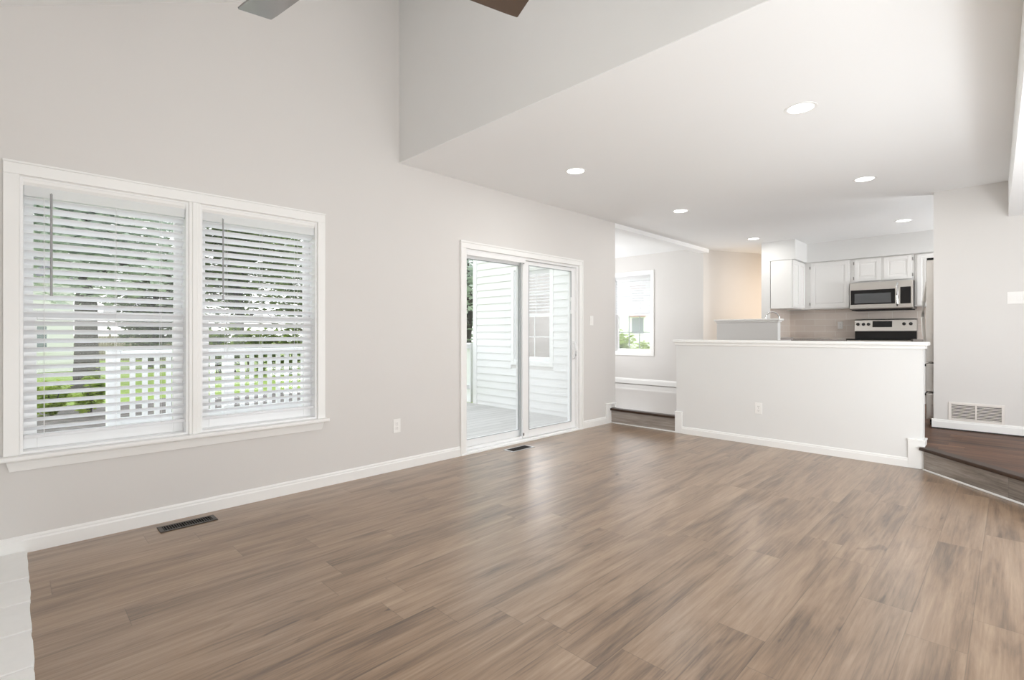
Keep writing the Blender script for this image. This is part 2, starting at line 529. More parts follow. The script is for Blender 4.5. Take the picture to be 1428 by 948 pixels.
def wall_y(bm, y0, y1, x0, x1, z0, z1, holes=()):
    us = sorted({x0, x1} | {h[k] for h in holes for k in (0, 1)})
    vs = sorted({z0, z1} | {h[k] for h in holes for k in (2, 3)} - set(v for h in holes for v in (h[2], h[3]) if v < z0 or v > z1))
    grid_wall(bm, us, vs, holes, lambda u, v: (u, y0, v), lambda u, v: (u, y1, v))


def wall_x(bm, x0, x1, y0, y1, z0, z1, holes=()):
    us = sorted({y0, y1} | {h[k] for h in holes for k in (0, 1)})
    vs = sorted({z0, z1} | {h[k] for h in holes for k in (2, 3)})
    grid_wall(bm, us, vs, holes, lambda u, v: (x0, u, v), lambda u, v: (x1, u, v))


def world_loc(o):
    v = Vector((0, 0, 0))
    while o is not None:
        v += o.location
        o = o.parent
    return v


def obj(name, bm, mat, parent=None, smooth=False, loc=None):
    """Link a bmesh (in world coordinates) as one mesh object."""
    off = world_loc(parent) if parent else Vector((0, 0, 0))
    if loc is not None:
        off = Vector(loc)
    bmesh.ops.recalc_face_normals(bm, faces=bm.faces[:])
    if off.length:
        bm.transform(Matrix.Translation(-off))
    me = bpy.data.meshes.new(name)
    bm.to_mesh(me); bm.free()
    me.materials.append(mat)
    if smooth:
        for p in me.polygons:
            p.use_smooth = True
        try:
            me.set_sharp_from_angle(angle=math.radians(40))
        except Exception:
            pass
    o = bpy.data.objects.new(name, me)
    COL.objects.link(o)
    if parent:
        o.parent = parent
    elif loc is not None:
        o.location = loc
    return o


def tag(o, label, cat, group=None, kind=None):
    o['label'] = label
    o['category'] = cat
    if group:
        o['group'] = group
    if kind:
        o['kind'] = kind
    return o


def thing(name, label, cat, loc, group=None, kind=None):
    o = bpy.data.objects.new(name, None)
    o.empty_display_size = 0.1
    COL.objects.link(o)
    o.location = loc
    return tag(o, label, cat, group, kind)


def struct(name, bm, mat, label, cat):
    return tag(obj(name, bm, mat), label, cat, kind='structure')


def dup(root, loc, label):
    r = root.copy(); COL.objects.link(r); r.location = loc; r['label'] = label
    for ch in list(root.children):
        c = ch.copy(); COL.objects.link(c); c.parent = r
        for g in ch.children:
            d = g.copy(); COL.objects.link(d); d.parent = c
    return r


NB = bmesh.new

# ------------------------------------------------------------------ the shell
YL = 3.72            # room face of the left wall
XH = 2.35            # header between vaulted and flat ceiling
ZC = 2.63            # flat ceiling
ZU = 0.19            # raised floor of kitchen and dining area
XW = 5.54            # half wall and left step
X0 = -0.62           # unseen fireplace wall
Y0 = -1.75           # unseen side wall
XR = 6.75            # right wall with the air grille


def zv(x):           # vaulted ceiling height
    return 2.885 + 0.49 * x


DX, DY = 5.50, 0.545          # start of the diagonal step
DDX, DDY = -0.70, -0.645      # its direction
TS = (DY - Y0) / -DDY
DXE = DX + DDX * TS           # where it reaches the side wall

b = NB()
prism(b, [(X0, Y0), (DXE + 0.25, Y0), (XW + 0.1, DY), (XW + 0.1, YL + 0.1), (X0, YL + 0.1)], lambda u, v: (u, v, -0.12), lambda u, v: (u, v, 0.0))
struct('floor', b, FLOOR, 'brown wood-look plank floor of the sunken living room', 'floor')

b = NB()
prism(b, [(DXE + 0.06, Y0), (XR + 5.5, Y0), (XR + 5.5, 2.78), (XW + 0.03, 2.78), (XW + 0.03, 0.60), (DX + 0.03, DY - 0.02)],
      lambda u, v: (u, v, 0.005), lambda u, v: (u, v, ZU))
struct('floor_upper', b, UPPER, 'dark brown wood floor of the raised kitchen and right-hand platform', 'floor')

b = NB()
prism(b, [(XW + 0.03, 2.78), (XR + 5.5, 2.78), (XR + 5.5, 6.5), (5.66, 6.5), (5.66, YL + 0.13), (XW + 0.03, YL + 0.13)], lambda u, v: (u, v, 0.005), lambda u, v: (u, v, ZU))
struct('floor_dining', b, DINING, 'glossy wood floor of the dining area behind the left step, pale window sheen in its colour', 'floor')

# left wall with twin window and sliding door openings
WO1 = (0.03, 0.80, 0.52, 2.005)
WO2 = (0.864, 1.635, 0.52, 2.005)
DO = (3.085, 4.863, -0.13, 1.985)
b = NB()
wall_y(b, YL, YL + 0.15, X0 - 0.12, 5.65, -0.12, ZC + 0.1, [WO1, WO2, DO])
prism(b, [(X0 - 0.12, ZC + 0.1), (XH + 0.12, ZC + 0.1), (XH + 0.12, zv(XH + 0.12)), (X0 - 0.12, zv(X0 - 0.12))],
      lambda u, v: (u, YL, v), lambda u, v: (u, YL + 0.15, v))
bmesh.ops.remove_doubles(b, verts=b.verts[:], dist=1e-5)
struct('wall_left', b, WALL, 'greige wall with the twin window and sliding glass door', 'wall')

b = NB()
wall_x(b, X0 - 0.12, X0, Y0, YL, 0.0, zv(X0))
struct('wall_back', b, WALL, 'greige wall behind the white hearth', 'wall')
b = NB()
wall_y(b, Y0 - 0.12, Y0, X0 - 0.12, XR + 5.5, 0.0, ZC, [(0.1, 2.9, 0.5, 2.35), (4.3, 6.1, 0.6, 2.3)])
prism(b, [(X0, ZC), (XH + 0.12, ZC), (XH + 0.12, zv(XH + 0.12)), (X0, max(zv(X0), ZC))], lambda u, v: (u, Y0 - 0.12, v), lambda u, v: (u, Y0, v))
struct('wall_right', b, WALL, 'greige side wall of the living room', 'wall')

b = NB()
box(b, XH, Y0, ZC, XH + 0.12, YL, 4.3)
struct('wall_header', b, WALLW, 'pale upper wall where the vaulted ceiling meets the flat ceiling', 'wall')
b = NB()
prism(b, [(X0 - 0.12, zv(X0 - 0.12)), (XH + 0.12, zv(XH + 0.12)), (XH + 0.12, zv(XH + 0.12) + 0.12), (X0 - 0.12, zv(X0 - 0.12) + 0.12)],
      lambda u, v: (u, Y0 - 0.12, v), lambda u, v: (u, YL + 0.15, v))
struct('ceiling_vault', b, CEIL, 'white sloping vaulted ceiling above the living room', 'ceiling')
b = NB()
box(b, XH, Y0, ZC - 0.004, XH + 0.13, YL, ZC)
prism(b, [(XH + 0.13, Y0), (XR + 5.5, Y0), (XR + 5.5, YL + 0.02), (XH + 0.13, YL + 0.02)], lambda u, v: (u, v, ZC - 0.004), lambda u, v: (u, v, ZC + 0.12))
struct('ceiling', b, CEIL, 'white flat ceiling with recessed lights', 'ceiling')

# bulkhead along the right, its face almost in line with the camera
b = NB()
prism(b, [(XR, 0.028), (XH + 0.12, -0.045), (XH + 0.12, Y0), (XR, Y0)], lambda u, v: (u, v, 2.285), lambda u, v: (u, v, ZC))
struct('ceiling_bulkhead', b, CEIL, 'white dropped bulkhead at the right edge of the flat ceiling', 'ceiling')

# right wall carrying the return grille
b = NB()
box(b, XR, Y0, ZU, XR + 0.13, 0.578, ZC)
struct('wall_end', b, WALL, 'greige wall with the air return grille and switches above the step', 'wall')

# dining bump-out beyond the left wall
XD = 8.5
YD = 6.32
DW = (4.80, 5.62, 0.80, 2.30)        # window facing the camera (Y0,Y1,Z0,Z1)
SW = (4.74, 5.48, 0.74, 2.14)        # window in the siding wall
b = NB()
wall_x(b, XD, XD + 0.14, 3.80, YD, ZU, ZC + 0.05, [DW])
struct('wall_dining', b, WALL, 'greige dining wall with the small window beyond the left step', 'wall')
b = NB()
wall_x(b, 5.53, 5.65, YL + 0.15, YD, -0.1, ZC + 0.05, [SW])
struct('wall_side', b, WALL, 'dining side wall behind the white siding', 'wall')
b = NB()
wall_y(b, YD, YD + 0.12, 5.53, XD + 0.14, -0.1, ZC + 0.05)
struct('wall_far', b, WALL, 'outer wall of the dining area', 'wall')
b = NB()
box(b, 5.53, YL + 0.13, ZC + 0.03, XD + 0.14, YD + 0.12, ZC + 0.15)
struct('ceiling_dining', b, CEIL, 'white ceiling of the dining area', 'ceiling')
b = NB()
box(b, 5.65, YL, 2.565, XD + 0.05, YL + 0.14, ZC + 0.12)
struct('trim_ceiling', b, CEIL, 'white shallow beam between kitchen and dining ceilings', 'beam')
# angled hallway wall, warm lit
HA = Vector((XD, 3.81, 0)); HB = Vector((10.9, 2.72, 0))
hd = (HB - HA).normalized(); hn = Vector((-hd.y, hd.x, 0))
b = NB()
prism(b, [(0, 0), (1, 0), (1, 1), (0, 1)], lambda u, v: tuple(HA + (HB - HA) * u + Vector((0, 0, ZU + (ZC - ZU) * v))),
      lambda u, v: tuple(HA + hn * 0.12 + (HB + hn * 0.12 - HA - hn * 0.12) * u + Vector((0, 0, ZU + (ZC - ZU) * v))))
struct('wall_hall', b, WALL, 'angled hallway wall in warm light behind the bar wall', 'wall')
# kitchen partition and back wall
YP = 2.74
XP = 8.57
XB = 9.56
b = NB()
box(b, XP, YP, ZU, 10.9, YP + 0.13, ZC)
struct('wall_partition', b, WALLW, 'white wall end beside the upper cabinets', 'wall')
b = NB()
box(b, XB, Y0, ZU, XB + 0.12, YP, ZC)
struct('wall_kitchen', b, WALLW, 'kitchen wall behind the range', 'wall')
b = NB()
box(b, XP - 0.012, 2.375, 2.32, XB, YP, ZC)
box(b, 9.18, Y0, 2.32, XB, 2.375, ZC)
struct('trim_soffit', b, WALLW, 'white soffit above the kitchen cabinets', 'soffit')
b = NB()
box(b, XB - 0.008, 0.66, 1.084, XB, YP - 0.008, 1.56)
box(b, XP + 0.01, YP - 0.008, 1.084, XB - 0.008, YP, 1.56)
struct('trim_backsplash', b, TILE, 'glossy taupe tile backsplash under the cabinets', 'backsplash')


# baseboards: profile with a rounded top bead
def baseboard_run(b, p0, p1, n, h, z0=0.0, t=0.016):
    """p0,p1 floor points on the wall face, n = unit normal into the room."""
    p0, p1, n = Vector(p0 + (0,)), Vector(p1 + (0,)), Vector(n + (0,))
    prof = [(0, 0), (t, 0), (t, h * 0.72), (t * 0.72, h * 0.80), (t * 0.72, h * 0.90), (t * 0.3, h), (0, h)]
    prism(b, prof, lambda u, v: tuple(p0 + n * u + Vector((0, 0, z0 + v))), lambda u, v: tuple(p1 + n * u + Vector((0, 0, z0 + v))))


b = NB()
BH = 0.092
baseboard_run(b, (X0, YL), (3.02, YL), (0, -1), BH)
baseboard_run(b, (4.932, YL), (5.43, YL), (0, -1), BH)
box(b, 5.43, YL - 0.017, 0, XW - 0.001, YL, 0.24, 0.002)
box(b, 5.424, YL - 0.021, 0.24, 5.648, YL, 0.258, 0.003)
box(b, XW + 0.07, YL - 0.017, ZU, 5.648, YL, 0.24)
struct('baseboard_left', b, TRIM, 'white baseboard along the window wall', 'baseboard')
b = NB()
baseboard_run(b, (XR, Y0), (XR, 0.592), (-1, 0), 0.085, ZU + 0.012, 0.018)
struct('baseboard_end', b, TRIM, 'white baseboard under the air return grille', 'baseboard')
b = NB()
box(b, XR - 0.012, Y0, ZU, XR, 0.59, ZU + 0.012)
struct('trim_gap', b, SLOT, 'dark gap beneath the baseboard at the right wall', 'trim')
b = NB()
baseboard_run(b, (XD, YD), (XD, 3.81), (-1, 0), 0.10, ZU + 0.008)
struct('baseboard_dining', b, TRIM, 'white baseboard under the dining window', 'baseboard')

# half wall
HY0, HY1 = 0.545, 2.80
b = NB()
box(b, XW, HY0, 0.0, XW + 0.13, HY1, 1.06)
struct('wall_half', b, WALLW, 'low pale half wall between the living room and kitchen', 'half wall')
b = NB()
box(b, XW - 0.035, HY0 - 0.035, 1.06, XW + 0.165, HY1 + 0.035, 1.092, 0.008)
box(b, XW - 0.016, HY0 - 0.016, 1.03, XW + 0.146, HY1 + 0.016, 1.06, 0.006)
struct('trim_half_cap', b, TRIM, 'white cap on top of the long half wall', 'wall cap')
b = NB()
baseboard_run(b, (XW, HY1 - 0.075), (XW, HY0 + 0.10), (-1, 0), 0.082)
box(b, XW - 0.017, HY1 - 0.075, 0.0, XW, HY1 + 0.012, 0.236, 0.002)
box(b, XW - 0.021, HY1 - 0.079, 0.236, XW + 0.13, HY1 + 0.014, 0.252, 0.003)
box(b, XW - 0.017, HY0 - 0.015, 0.0, XW, HY0 + 0.10, 0.236, 0.002)
box(b, XW - 0.021, HY0 - 0.020, 0.236, XW + 0.13, HY0 + 0.104, 0.252, 0.003)
box(b, XW + 0.001, HY0 - 0.015, ZU + 0.005, XW + 0.13, HY0, 0.236)
struct('baseboard_half', b, TRIM, 'white stepped baseboard along the half wall', 'baseboard')

# left step
b = NB()
box(b, XW, HY1 + 0.012, 0.0, XW + 0.03, YL, ZU - 0.025)
struct('trim_riser_left', b, RISER, 'grey-brown wood riser of the left step', 'riser')
b = NB()
box(b, XW - 0.03, HY1 + 0.014, ZU - 0.025, XW + 0.07, YL + 0.002, ZU + 0.004, 0.008)
struct('trim_nosing_left', b, NOSE, 'dark nosing at the front of the left step', 'nosing')
b = NB()
box(b, XW - 0.014, HY1 + 0.012, 0.0, XW, YL - 0.016, 0.014, 0.004)
struct('trim_shoe_left', b, TRIM, 'thin white strip at the foot of the left step', 'trim')

# diagonal step on the right
dv = Vector((DDX, DDY, 0)).normalized(); dn = Vector((-dv.y, dv.x, 0))
if dn.dot(Vector((-1, 1, 0))) < 0:
    dn = -dn
DP0 = Vector((DX, DY - 0.016, 0)); DP1 = Vector((DXE, Y0, 0))


def along(b, off0, off1, z0, z1, bev=0.0, ext0=0.0):
    a = DP0 - dv * ext0
    ln = (DP1 - a).length
    q = Matrix.Translation((a + DP1) / 2 + dn * ((off0 + off1) / 2) + Vector((0, 0, (z0 + z1) / 2))) @ Matrix.Rotation(math.atan2(dv.y, dv.x), 4, 'Z')
    obox(b, q, ln, abs(off1 - off0), z1 - z0, bev)


b = NB(); along(b, -0.03, 0.0, 0.0, ZU - 0.025)
struct('trim_riser_right', b, RISER, 'grey wood riser of the diagonal step at the right', 'riser')
b = NB(); along(b, -0.07, 0.03, ZU - 0.025, ZU + 0.004, 0.008, 0.02)
struct('trim_nosing_right', b, NOSE, 'dark nosing along the diagonal step at the right', 'nosing')
b = NB(); along(b, 0.0, 0.014, 0.0, 0.014, 0.004)
struct('trim_shoe_right', b, TRIM, 'thin white strip at the foot of the diagonal step', 'trim')


# white painted hearth flush in the floor at the left
t = thing('hearth', 'white painted stone hearth set in the floor under the left baseboard', 'hearth', (-0.28, 2.0, 0.0), kind='structure')
random.seed(4)
rows = [3.70, 3.29, 2.995, 2.70, 2.40, 2.10, 1.80, 1.50, 1.20]
for i in range(len(rows) - 1):
    b = NB()
    ya, yb = rows[i + 1] + 0.003, rows[i] - 0.003
    pts = [(X0 + 0.005, ya), (0.060 - 0.0016 * i, ya)]
    for k in range(1, 6):
        pts.append((0.060 - 0.0016 * i + random.uniform(-0.003, 0.003), ya + (yb - ya) * k / 6))
    pts += [(0.060 - 0.0016 * i, yb), (X0 + 0.005, yb)]
    prism(b, pts, lambda u, v: (u, v, 0.0), lambda u, v: (u, v, 0.014))
    bmesh.ops.bevel(b, geom=[e for e in b.edges if all(v.co.z > 0.01 for v in e.verts)], offset=0.003, segments=1, affect='EDGES')
    obj('stone_slab', b, HEARTHM, t)

# ------------------------------------------------------------------ twin window in the left wall
b = NB()
CW = 0.062
for (xa, xb) in ((-0.032, 0.03), (1.635, 1.692)):
    box(b, xa, YL - 0.018, 0.522, xb, YL, 2.005, 0.003)
box(b, -0.032, YL - 0.018, 2.005, 1.692, YL, 2.064, 0.003)
box(b, -0.034, YL - 0.021, 2.064, 1.694, YL, 2.076, 0.003)
for (xa, xb) in ((0.03, 0.80), (0.864, 1.635)):
    prism(b, [(-0.004, 2.005), (0.004, 1.996), (0.010, 1.976), (0.022, 1.960), (0.022, 2.005)], lambda u, v: (xa, YL + u, v), lambda u, v: (xb, YL + u, v))
box(b, 0.80, YL - 0.012, 0.522, 0.864, YL, 2.005, 0.003)
box(b, 0.817, YL - 0.020, 0.52, 0.847, YL, 2.005, 0.004)
struct('trim_window_casing', b, TRIM, 'white casing around the twin window', 'window casing')
b = NB()
box(b, -0.052, YL - 0.055, 0.497, 1.712, YL + 0.02, 0.522, 0.007)
box(b, 0.03, YL, 0.497, 0.80, YL + 0.14, 0.522)
box(b, 0.864, YL, 0.497, 1.635, YL + 0.14, 0.522)
prism(b, [(0.012, 0.0), (0.020, 0.048), (0.014, 0.058), (0.0, 0.058), (0.0, 0.0)][::-1],
      lambda u, v: (-0.02 + (0.0 if v > 0 else 0.012), YL - u, 0.439 + v), lambda u, v: (1.680 - (0.0 if v > 0 else 0.012), YL - u, 0.439 + v))
struct('trim_window_stool', b, TRIM, 'white window stool and apron below the twin window', 'window sill')


def frame_rect(b, u0, u1, v0, v1, wl_, wr_, wb_, wt_, f):
    """four members of a rectangular frame; f(u0,v0,u1,v1) adds one box"""
    f(b, u0, v0, u0 + wl_, v1)
    f(b, u1 - wr_, v0, u1, v1)
    f(b, u0 + wl_, v0, u1 - wr_, v0 + wb_)
    f(b, u0 + wl_, v1 - wt_, u1 - wr_, v1)


def yslab(ya, yb, bev=0.003):
    return lambda b, u0, v0, u1, v1: box(b, u0, ya, v0, u1, yb, v1, bev)


def xslab(xa, xb, bev=0.003):
    return lambda b, u0, v0, u1, v1: box(b, xa, u0, v0, xb, u1, v1, bev)


def double_hung(name, label, o, zmeet):
    x0, x1, z0, z1 = o
    t = thing(name, label, 'window', ((x0 + x1) / 2, YL + 0.1, z0), kind='structure')
    b = NB(); frame_rect(b, x0, x1, z0 + 0.002, z1, 0.014, 0.014, 0.014, 0.014, yslab(YL + 0.001, YL + 0.148, 0.001))
    obj('window_frame', b, VINYL, t)
    b = NB(); frame_rect(b, x0 + 0.014, x1 - 0.014, zmeet - 0.022, z1 - 0.014, 0.042, 0.042, 0.048, 0.045, yslab(YL + 0.112, YL + 0.140))
    s = obj('upper_sash', b, VINYL, t)
    b = NB(); box(b, x0 + 0.05, YL + 0.124, zmeet, x1 - 0.05, YL + 0.128, z1 - 0.055); obj('pane', b, GLASS, s)
    b = NB(); frame_rect(b, x0 + 0.014, x1 - 0.014, z0 + 0.016, zmeet + 0.030, 0.055, 0.055, 0.065, 0.050, yslab(YL + 0.078, YL + 0.108))
    s = obj('lower_sash', b, VINYL, t)
    b = NB(); box(b, x0 + 0.065, YL + 0.090, z0 + 0.075, x1 - 0.065, YL + 0.094, zmeet - 0.015); obj('pane', b, GLASS, s)
    xm = (x0 + x1) / 2
    b = NB(); box(b, xm - 0.03, YL + 0.072, zmeet + 0.030, xm + 0.03, YL + 0.105, zmeet + 0.042, 0.003)
    obj('sash_lock', b, VINYL, s)
    return t


double_hung('window_1', 'left unit of the white twin double-hung window', WO1, 1.262)
double_hung('window_2', 'right unit of the white twin double-hung window', WO2, 1.262)


def slat_mesh(b, ua, ub, w, z, tilt, put, arc=0.0025, th=0.0022):
    """one curved slat; put(u, s, z): s = depth offset towards outside"""
    n = 4
    prof = []
    for k in range(n + 1):
        s = (k / n - 0.5) * w
        c = arc * (1 - (2 * k / n - 1) ** 2)
        prof.append((s * math.cos(tilt) + c * math.sin(tilt), -s * math.sin(tilt) + c * math.cos(tilt)))
    top = [[b.verts.new(put(u, p[0], z + p[1] + th / 2)) for p in prof] for u in (ua, ub)]
    bot = [[b.verts.new(put(u, p[0], z + p[1] - th / 2)) for p in prof] for u in (ua, ub)]
    for k in range(n):
        b.faces.new((top[0][k], top[0][k + 1], top[1][k + 1], top[1][k]))
        b.faces.new((bot[0][k + 1], bot[0][k], bot[1][k], bot[1][k + 1]))
    for k in (0, n):
        b.faces.new((top[0][k], top[1][k], bot[1][k], bot[0][k]))
    for e in (0, 1):
        b.faces.new(top[e] + bot[e][::-1])


def blind(label, ua, ub, ztop, zbot, put, pitch, tilt, w=0.05, wand_u=None, wand_z=1.37, cords=(0.2, 0.5, 0.8), base=None, group=None, wand_r=0.0052, head=0.055):
    t = thing('window_blind', label, 'window blind', base, group)
    c0 = put(ua, -0.028, ztop - head); c1 = put(ub, 0.024, ztop)
    b = NB(); box(b, *[min(c0[k], c1[k]) for k in range(3)], *[max(c0[k], c1[k]) for k in range(3)], 0.004)
    obj('headrail', b, SLAT, t)
    b = NB()
    z = ztop - head - 0.02
    while z > zbot + 0.030:
        slat_mesh(b, ua + 0.002, ub - 0.002, w, z, tilt, put)
        z -= pitch
    obj('slats', b, SLAT, t)
    c0 = put(ua, -0.025, zbot); c1 = put(ub, 0.025, zbot + 0.018)
    b = NB(); box(b, *[min(c0[k], c1[k]) for k in range(3)], *[max(c0[k], c1[k]) for k in range(3)], 0.004)
    obj('bottom_rail', b, SLAT, t)
    for f in cords:
        u = ua + (ub - ua) * f
        b = NB()
        for s in (-0.026, 0.026):
            tube(b, [put(u, s, zbot + 0.01), put(u, s, ztop - 0.02)], 0.0011, 5)
        obj('ladder_cord', b, CORD, t)
    if wand_u is not None:
        b = NB(); tube(b, [put(wand_u, -0.036, wand_z), put(wand_u, -0.036, wand_z + 0.03), put(wand_u, -0.036, ztop - 0.03)], [wand_r * 1.25, wand_r, wand_r], 6)
        tube(b, [put(wand_u, -0.036, ztop - 0.03), put(wand_u, -0.02, ztop - 0.022)], 0.002, 6)
        obj('tilt_wand', b, WAND, t)
    return t


YBL = YL + 0.046
TILT = math.radians(29)
blind('white slatted blind in the left unit of the twin window', 0.046, 0.784, 1.960, 0.600, lambda u, s, z: (u, YBL + s, z), 0.0475, TILT,
      wand_u=0.155, wand_z=1.372, cords=(0.11, 0.53, 0.83), base=(0.415, YBL, 0.6), group='white blinds of the twin window')
blind('white slatted blind in the right unit of the twin window', 0.880, 1.619, 1.960, 0.600, lambda u, s, z: (u, YBL + s, z), 0.0475, TILT,
      wand_u=1.000, wand_z=1.388, cords=(0.20, 0.50, 0.83), base=(1.25, YBL, 0.6), group='white blinds of the twin window', wand_r=0.004)

# ------------------------------------------------------------------ sliding door
b = NB()
box(b, 3.034, YL - 0.018, 0.0, 3.085, YL, 1.985, 0.003)
box(b, 4.863, YL - 0.018, 0.0, 4.914, YL, 1.985, 0.003)
box(b, 3.034, YL - 0.018, 1.985, 4.914, YL, 2.036, 0.003)
box(b, 3.016, YL - 0.024, 0.0, 3.034, YL, 2.036, 0.003)
box(b, 4.914, YL - 0.024, 0.0, 4.932, YL, 2.036, 0.003)
box(b, 3.016, YL - 0.024, 2.036, 4.932, YL, 2.054, 0.003)
struct('trim_door_casing', b, TRIM, 'white casing around the sliding glass door', 'door casing')
t = thing('door_1', 'white vinyl sliding glass door opening to the deck', 'sliding door', (3.97, YL + 0.08, 0.0), kind='structure')
b = NB()
frame_rect(b, 3.085, 4.863, -0.005, 1.985, 0.022, 0.030, 0.030, 0.026, yslab(YL + 0.004, YL + 0.148, 0.002))
box(b, 3.107, YL + 0.055, 0.025, 4.833, YL + 0.068, 0.05, 0.002)
box(b, 3.107, YL + 0.002, 1.925, 3.93, YL + 0.012, 1.96, 0.002)
obj('door_frame', b, VINYL, t)
b = NB(); frame_rect(b, 3.107, 3.995, 0.028, 1.957, 0.060, 0.078, 0.088, 0.050, yslab(YL + 0.098, YL + 0.134, 0.004))
s = obj('fixed_panel', b, VINYL, t)
b = NB(); box(b, 3.16, YL + 0.114, 0.110, 3.925, YL + 0.119, 1.912); obj('pane', b, GLASS, s)
b = NB(); frame_rect(b, 3.162, 3.922, 0.112, 1.910, 0.006, 0.010, 0.006, 0.008, yslab(YL + 0.092, YL + 0.102, 0.001)); obj('glazing_bead', b, GASKET, s)
b = NB(); frame_rect(b, 3.925, 4.835, 0.028, 1.957, 0.092, 0.075, 0.085, 0.044, yslab(YL + 0.036, YL + 0.074, 0.004))
s = obj('sliding_panel', b, VINYL, t)
b = NB(); box(b, 4.012, YL + 0.054, 0.108, 4.765, YL + 0.059, 1.918); obj('pane', b, GLASSH, s)
b = NB(); frame_rect(b, 4.014, 4.763, 0.110, 1.916, 0.006, 0.008, 0.006, 0.009, yslab(YL + 0.030, YL + 0.042, 0.001)); obj('glazing_bead', b, GASKET, s)
b = NB(); box(b, 3.914, YL + 0.060, 0.03, 3.926, YL + 0.072, 1.95, 0.002); obj('weather_strip', b, GASKET, s)
b = NB()
for z in (0.070, 1.935):
    box(b, 3.922, YL + 0.028, z - 0.014, 3.940, YL + 0.038, z + 0.014, 0.002)
obj('corner_clip', b, HINGE, s)
b = NB()
xh = 4.798
tube(b, [(xh, YL + 0.034, 0.865), (xh, YL + 0.010, 0.872), (xh - 0.004, YL - 0.012, 0.90), (xh - 0.006, YL - 0.018, 0.965), (xh - 0.004, YL - 0.012, 1.03), (xh, YL + 0.010, 1.058), (xh, YL + 0.034, 1.065)], 0.010, 10)
box(b, xh - 0.016, YL + 0.026, 0.85, xh + 0.016, YL + 0.036, 1.08, 0.004)
obj('handle', b, VINYL, s, smooth=True)
b = NB()
for z in (1.40, 1.55):
    box(b, 4.744, YL + 0.018, z, 4.772, YL + 0.034, z + 0.05, 0.004)
box(b, 4.752, YL + 0.026, 1.40, 4.760, YL + 0.032, 1.60, 0.002)
obj('security_latch', b, VINYL, s)
b = NB(); box(b, 3.02, YL - 0.028, 0.0, 4.928, YL + 0.01, 0.014, 0.003)
struct('trim_door_sill', b, TRIM, 'white threshold strip of the sliding glass door', 'threshold')


# ------------------------------------------------------------------ recessed lights
def can_light(loc, label):
    t = thing('recessed_light', label, 'ceiling light', loc, 'recessed lights in the flat ceiling')
    b = NB(); lathe(b, [(0.074, -0.001), (0.076, -0.006), (0.094, -0.006), (0.098, -0.001), (0.098, 0.0), (0.074, 0.0)], loc, 40)
    obj('trim_ring', b, TRIM, t, True)
    b = NB(); lathe(b, [(0.0, -0.004), (0.075, -0.004), (0.075, -0.001), (0.0, -0.001)], loc, 40)
    obj('lens', b, LAMP, t)
    return t


spots = [((3.62, 0.972), 'recessed light nearest the camera, largest on the flat ceiling'),
         ((3.59, 2.78), 'recessed light closest to the header corner, above the sliding door'),
         ((5.71, 0.99), 'recessed light above the right end of the half wall'),
         ((5.645, 2.80), 'recessed light above the left step, between two others in its row'),
         ((8.17, 1.0), 'small recessed light in front of the microwave, farthest of the right row'),
         ((8.10, 2.83), 'small recessed light beside the white soffit, farthest of the left row')]
first = None
for (xy, lab) in spots:
    l3 = (xy[0], xy[1], ZC)
    if first is None:
        first = can_light(l3, lab)
    else:
        dup(first, l3, lab)
    area_light('can_lamp', (xy[0], xy[1], ZC - 0.02), (0, 0, -1), 0.15, 0.15, CAN_WATTS, (1.0, 0.985, 0.955), 'DISK')
# warm light around the hallway corner
t = thing('hall_light', 'small warm ceiling light hidden around the hallway corner', 'ceiling light', (9.75, 2.99, ZC))
b = NB(); lathe(b, [(0.0, -0.05), (0.05, -0.045), (0.08, -0.02), (0.085, 0.0), (0.0, 0.0)], (9.75, 2.99, ZC), 28)
obj('bowl', b, WARM, t, True)
area_light('hall_lamp', (9.5, 2.90, 1.5), (0, 1, 0.0), 1.7, 1.7, 9.0, (1.0, 0.80, 0.62))

# ------------------------------------------------------------------ ceiling fan
FX, FY, FZ = 0.797, 1.517, 2.45
t = thing('ceiling_fan', 'dark walnut three-blade ceiling fan hanging from the vaulted ceiling', 'ceiling fan', (FX, FY, zv(FX)))
b = NB(); lathe(b, [(0.0, 0.07), (0.07, 0.07), (0.07, 0.02), (0.05, -0.05), (0.02, -0.07), (0.0, -0.07)], (FX, FY, zv(FX) - 0.03), 28); obj('canopy', b, BRONZE, t, True)
b = NB(); cyl(b, (FX, FY, FZ + 0.12), (FX, FY, zv(FX) - 0.08), 0.013); obj('downrod', b, BRONZE, t, True)
b = NB(); lathe(b, [(0.0, 0.15), (0.03, 0.15), (0.05, 0.11), (0.10, 0.09), (0.105, -0.02), (0.07, -0.05), (0.0, -0.05)], (FX, FY, FZ), 32); obj('motor_housing', b, BRONZE, t, True)
b = NB(); lathe(b, [(0.09, -0.05), (0.088, -0.075), (0.06, -0.098), (0.0, -0.105)], (FX, FY, FZ), 32); obj('light_bowl', b, BOWL, t, True)
for ang in (99.4, -15.7, 221.9):
    Mt = Matrix.Translation((FX, FY, FZ)) @ Matrix.Rotation(math.radians(ang), 4, 'Z') @ Matrix.Rotation(math.radians(-11), 4, 'X')
    b = NB()
    outl = [(0.10, -0.030), (0.16, -0.052), (0.30, -0.064), (0.60, -0.070), (0.643, -0.0685), (0.646, -0.065), (0.646, 0.065), (0.643, 0.0685), (0.60, 0.070), (0.30, 0.064), (0.16, 0.052), (0.10, 0.030)]
    prism(b, outl, lambda u, v: (u, v, -0.003), lambda u, v: (u, v, 0.003))
    b.transform(Mt)
    bl = obj('blade', b, BLADE, t)
    b = NB(); box(b, 0.06, -0.022, -0.009, 0.2, 0.022, -0.003, 0.002); b.transform(Mt)
    obj('blade_bracket', b, BRONZE, bl)
fl = bpy.data.lights.new('fan_lamp', 'POINT'); fl.energy = FAN_WATTS; fl.color = (1.0, 0.96, 0.91); fl.shadow_soft_size = 0.09
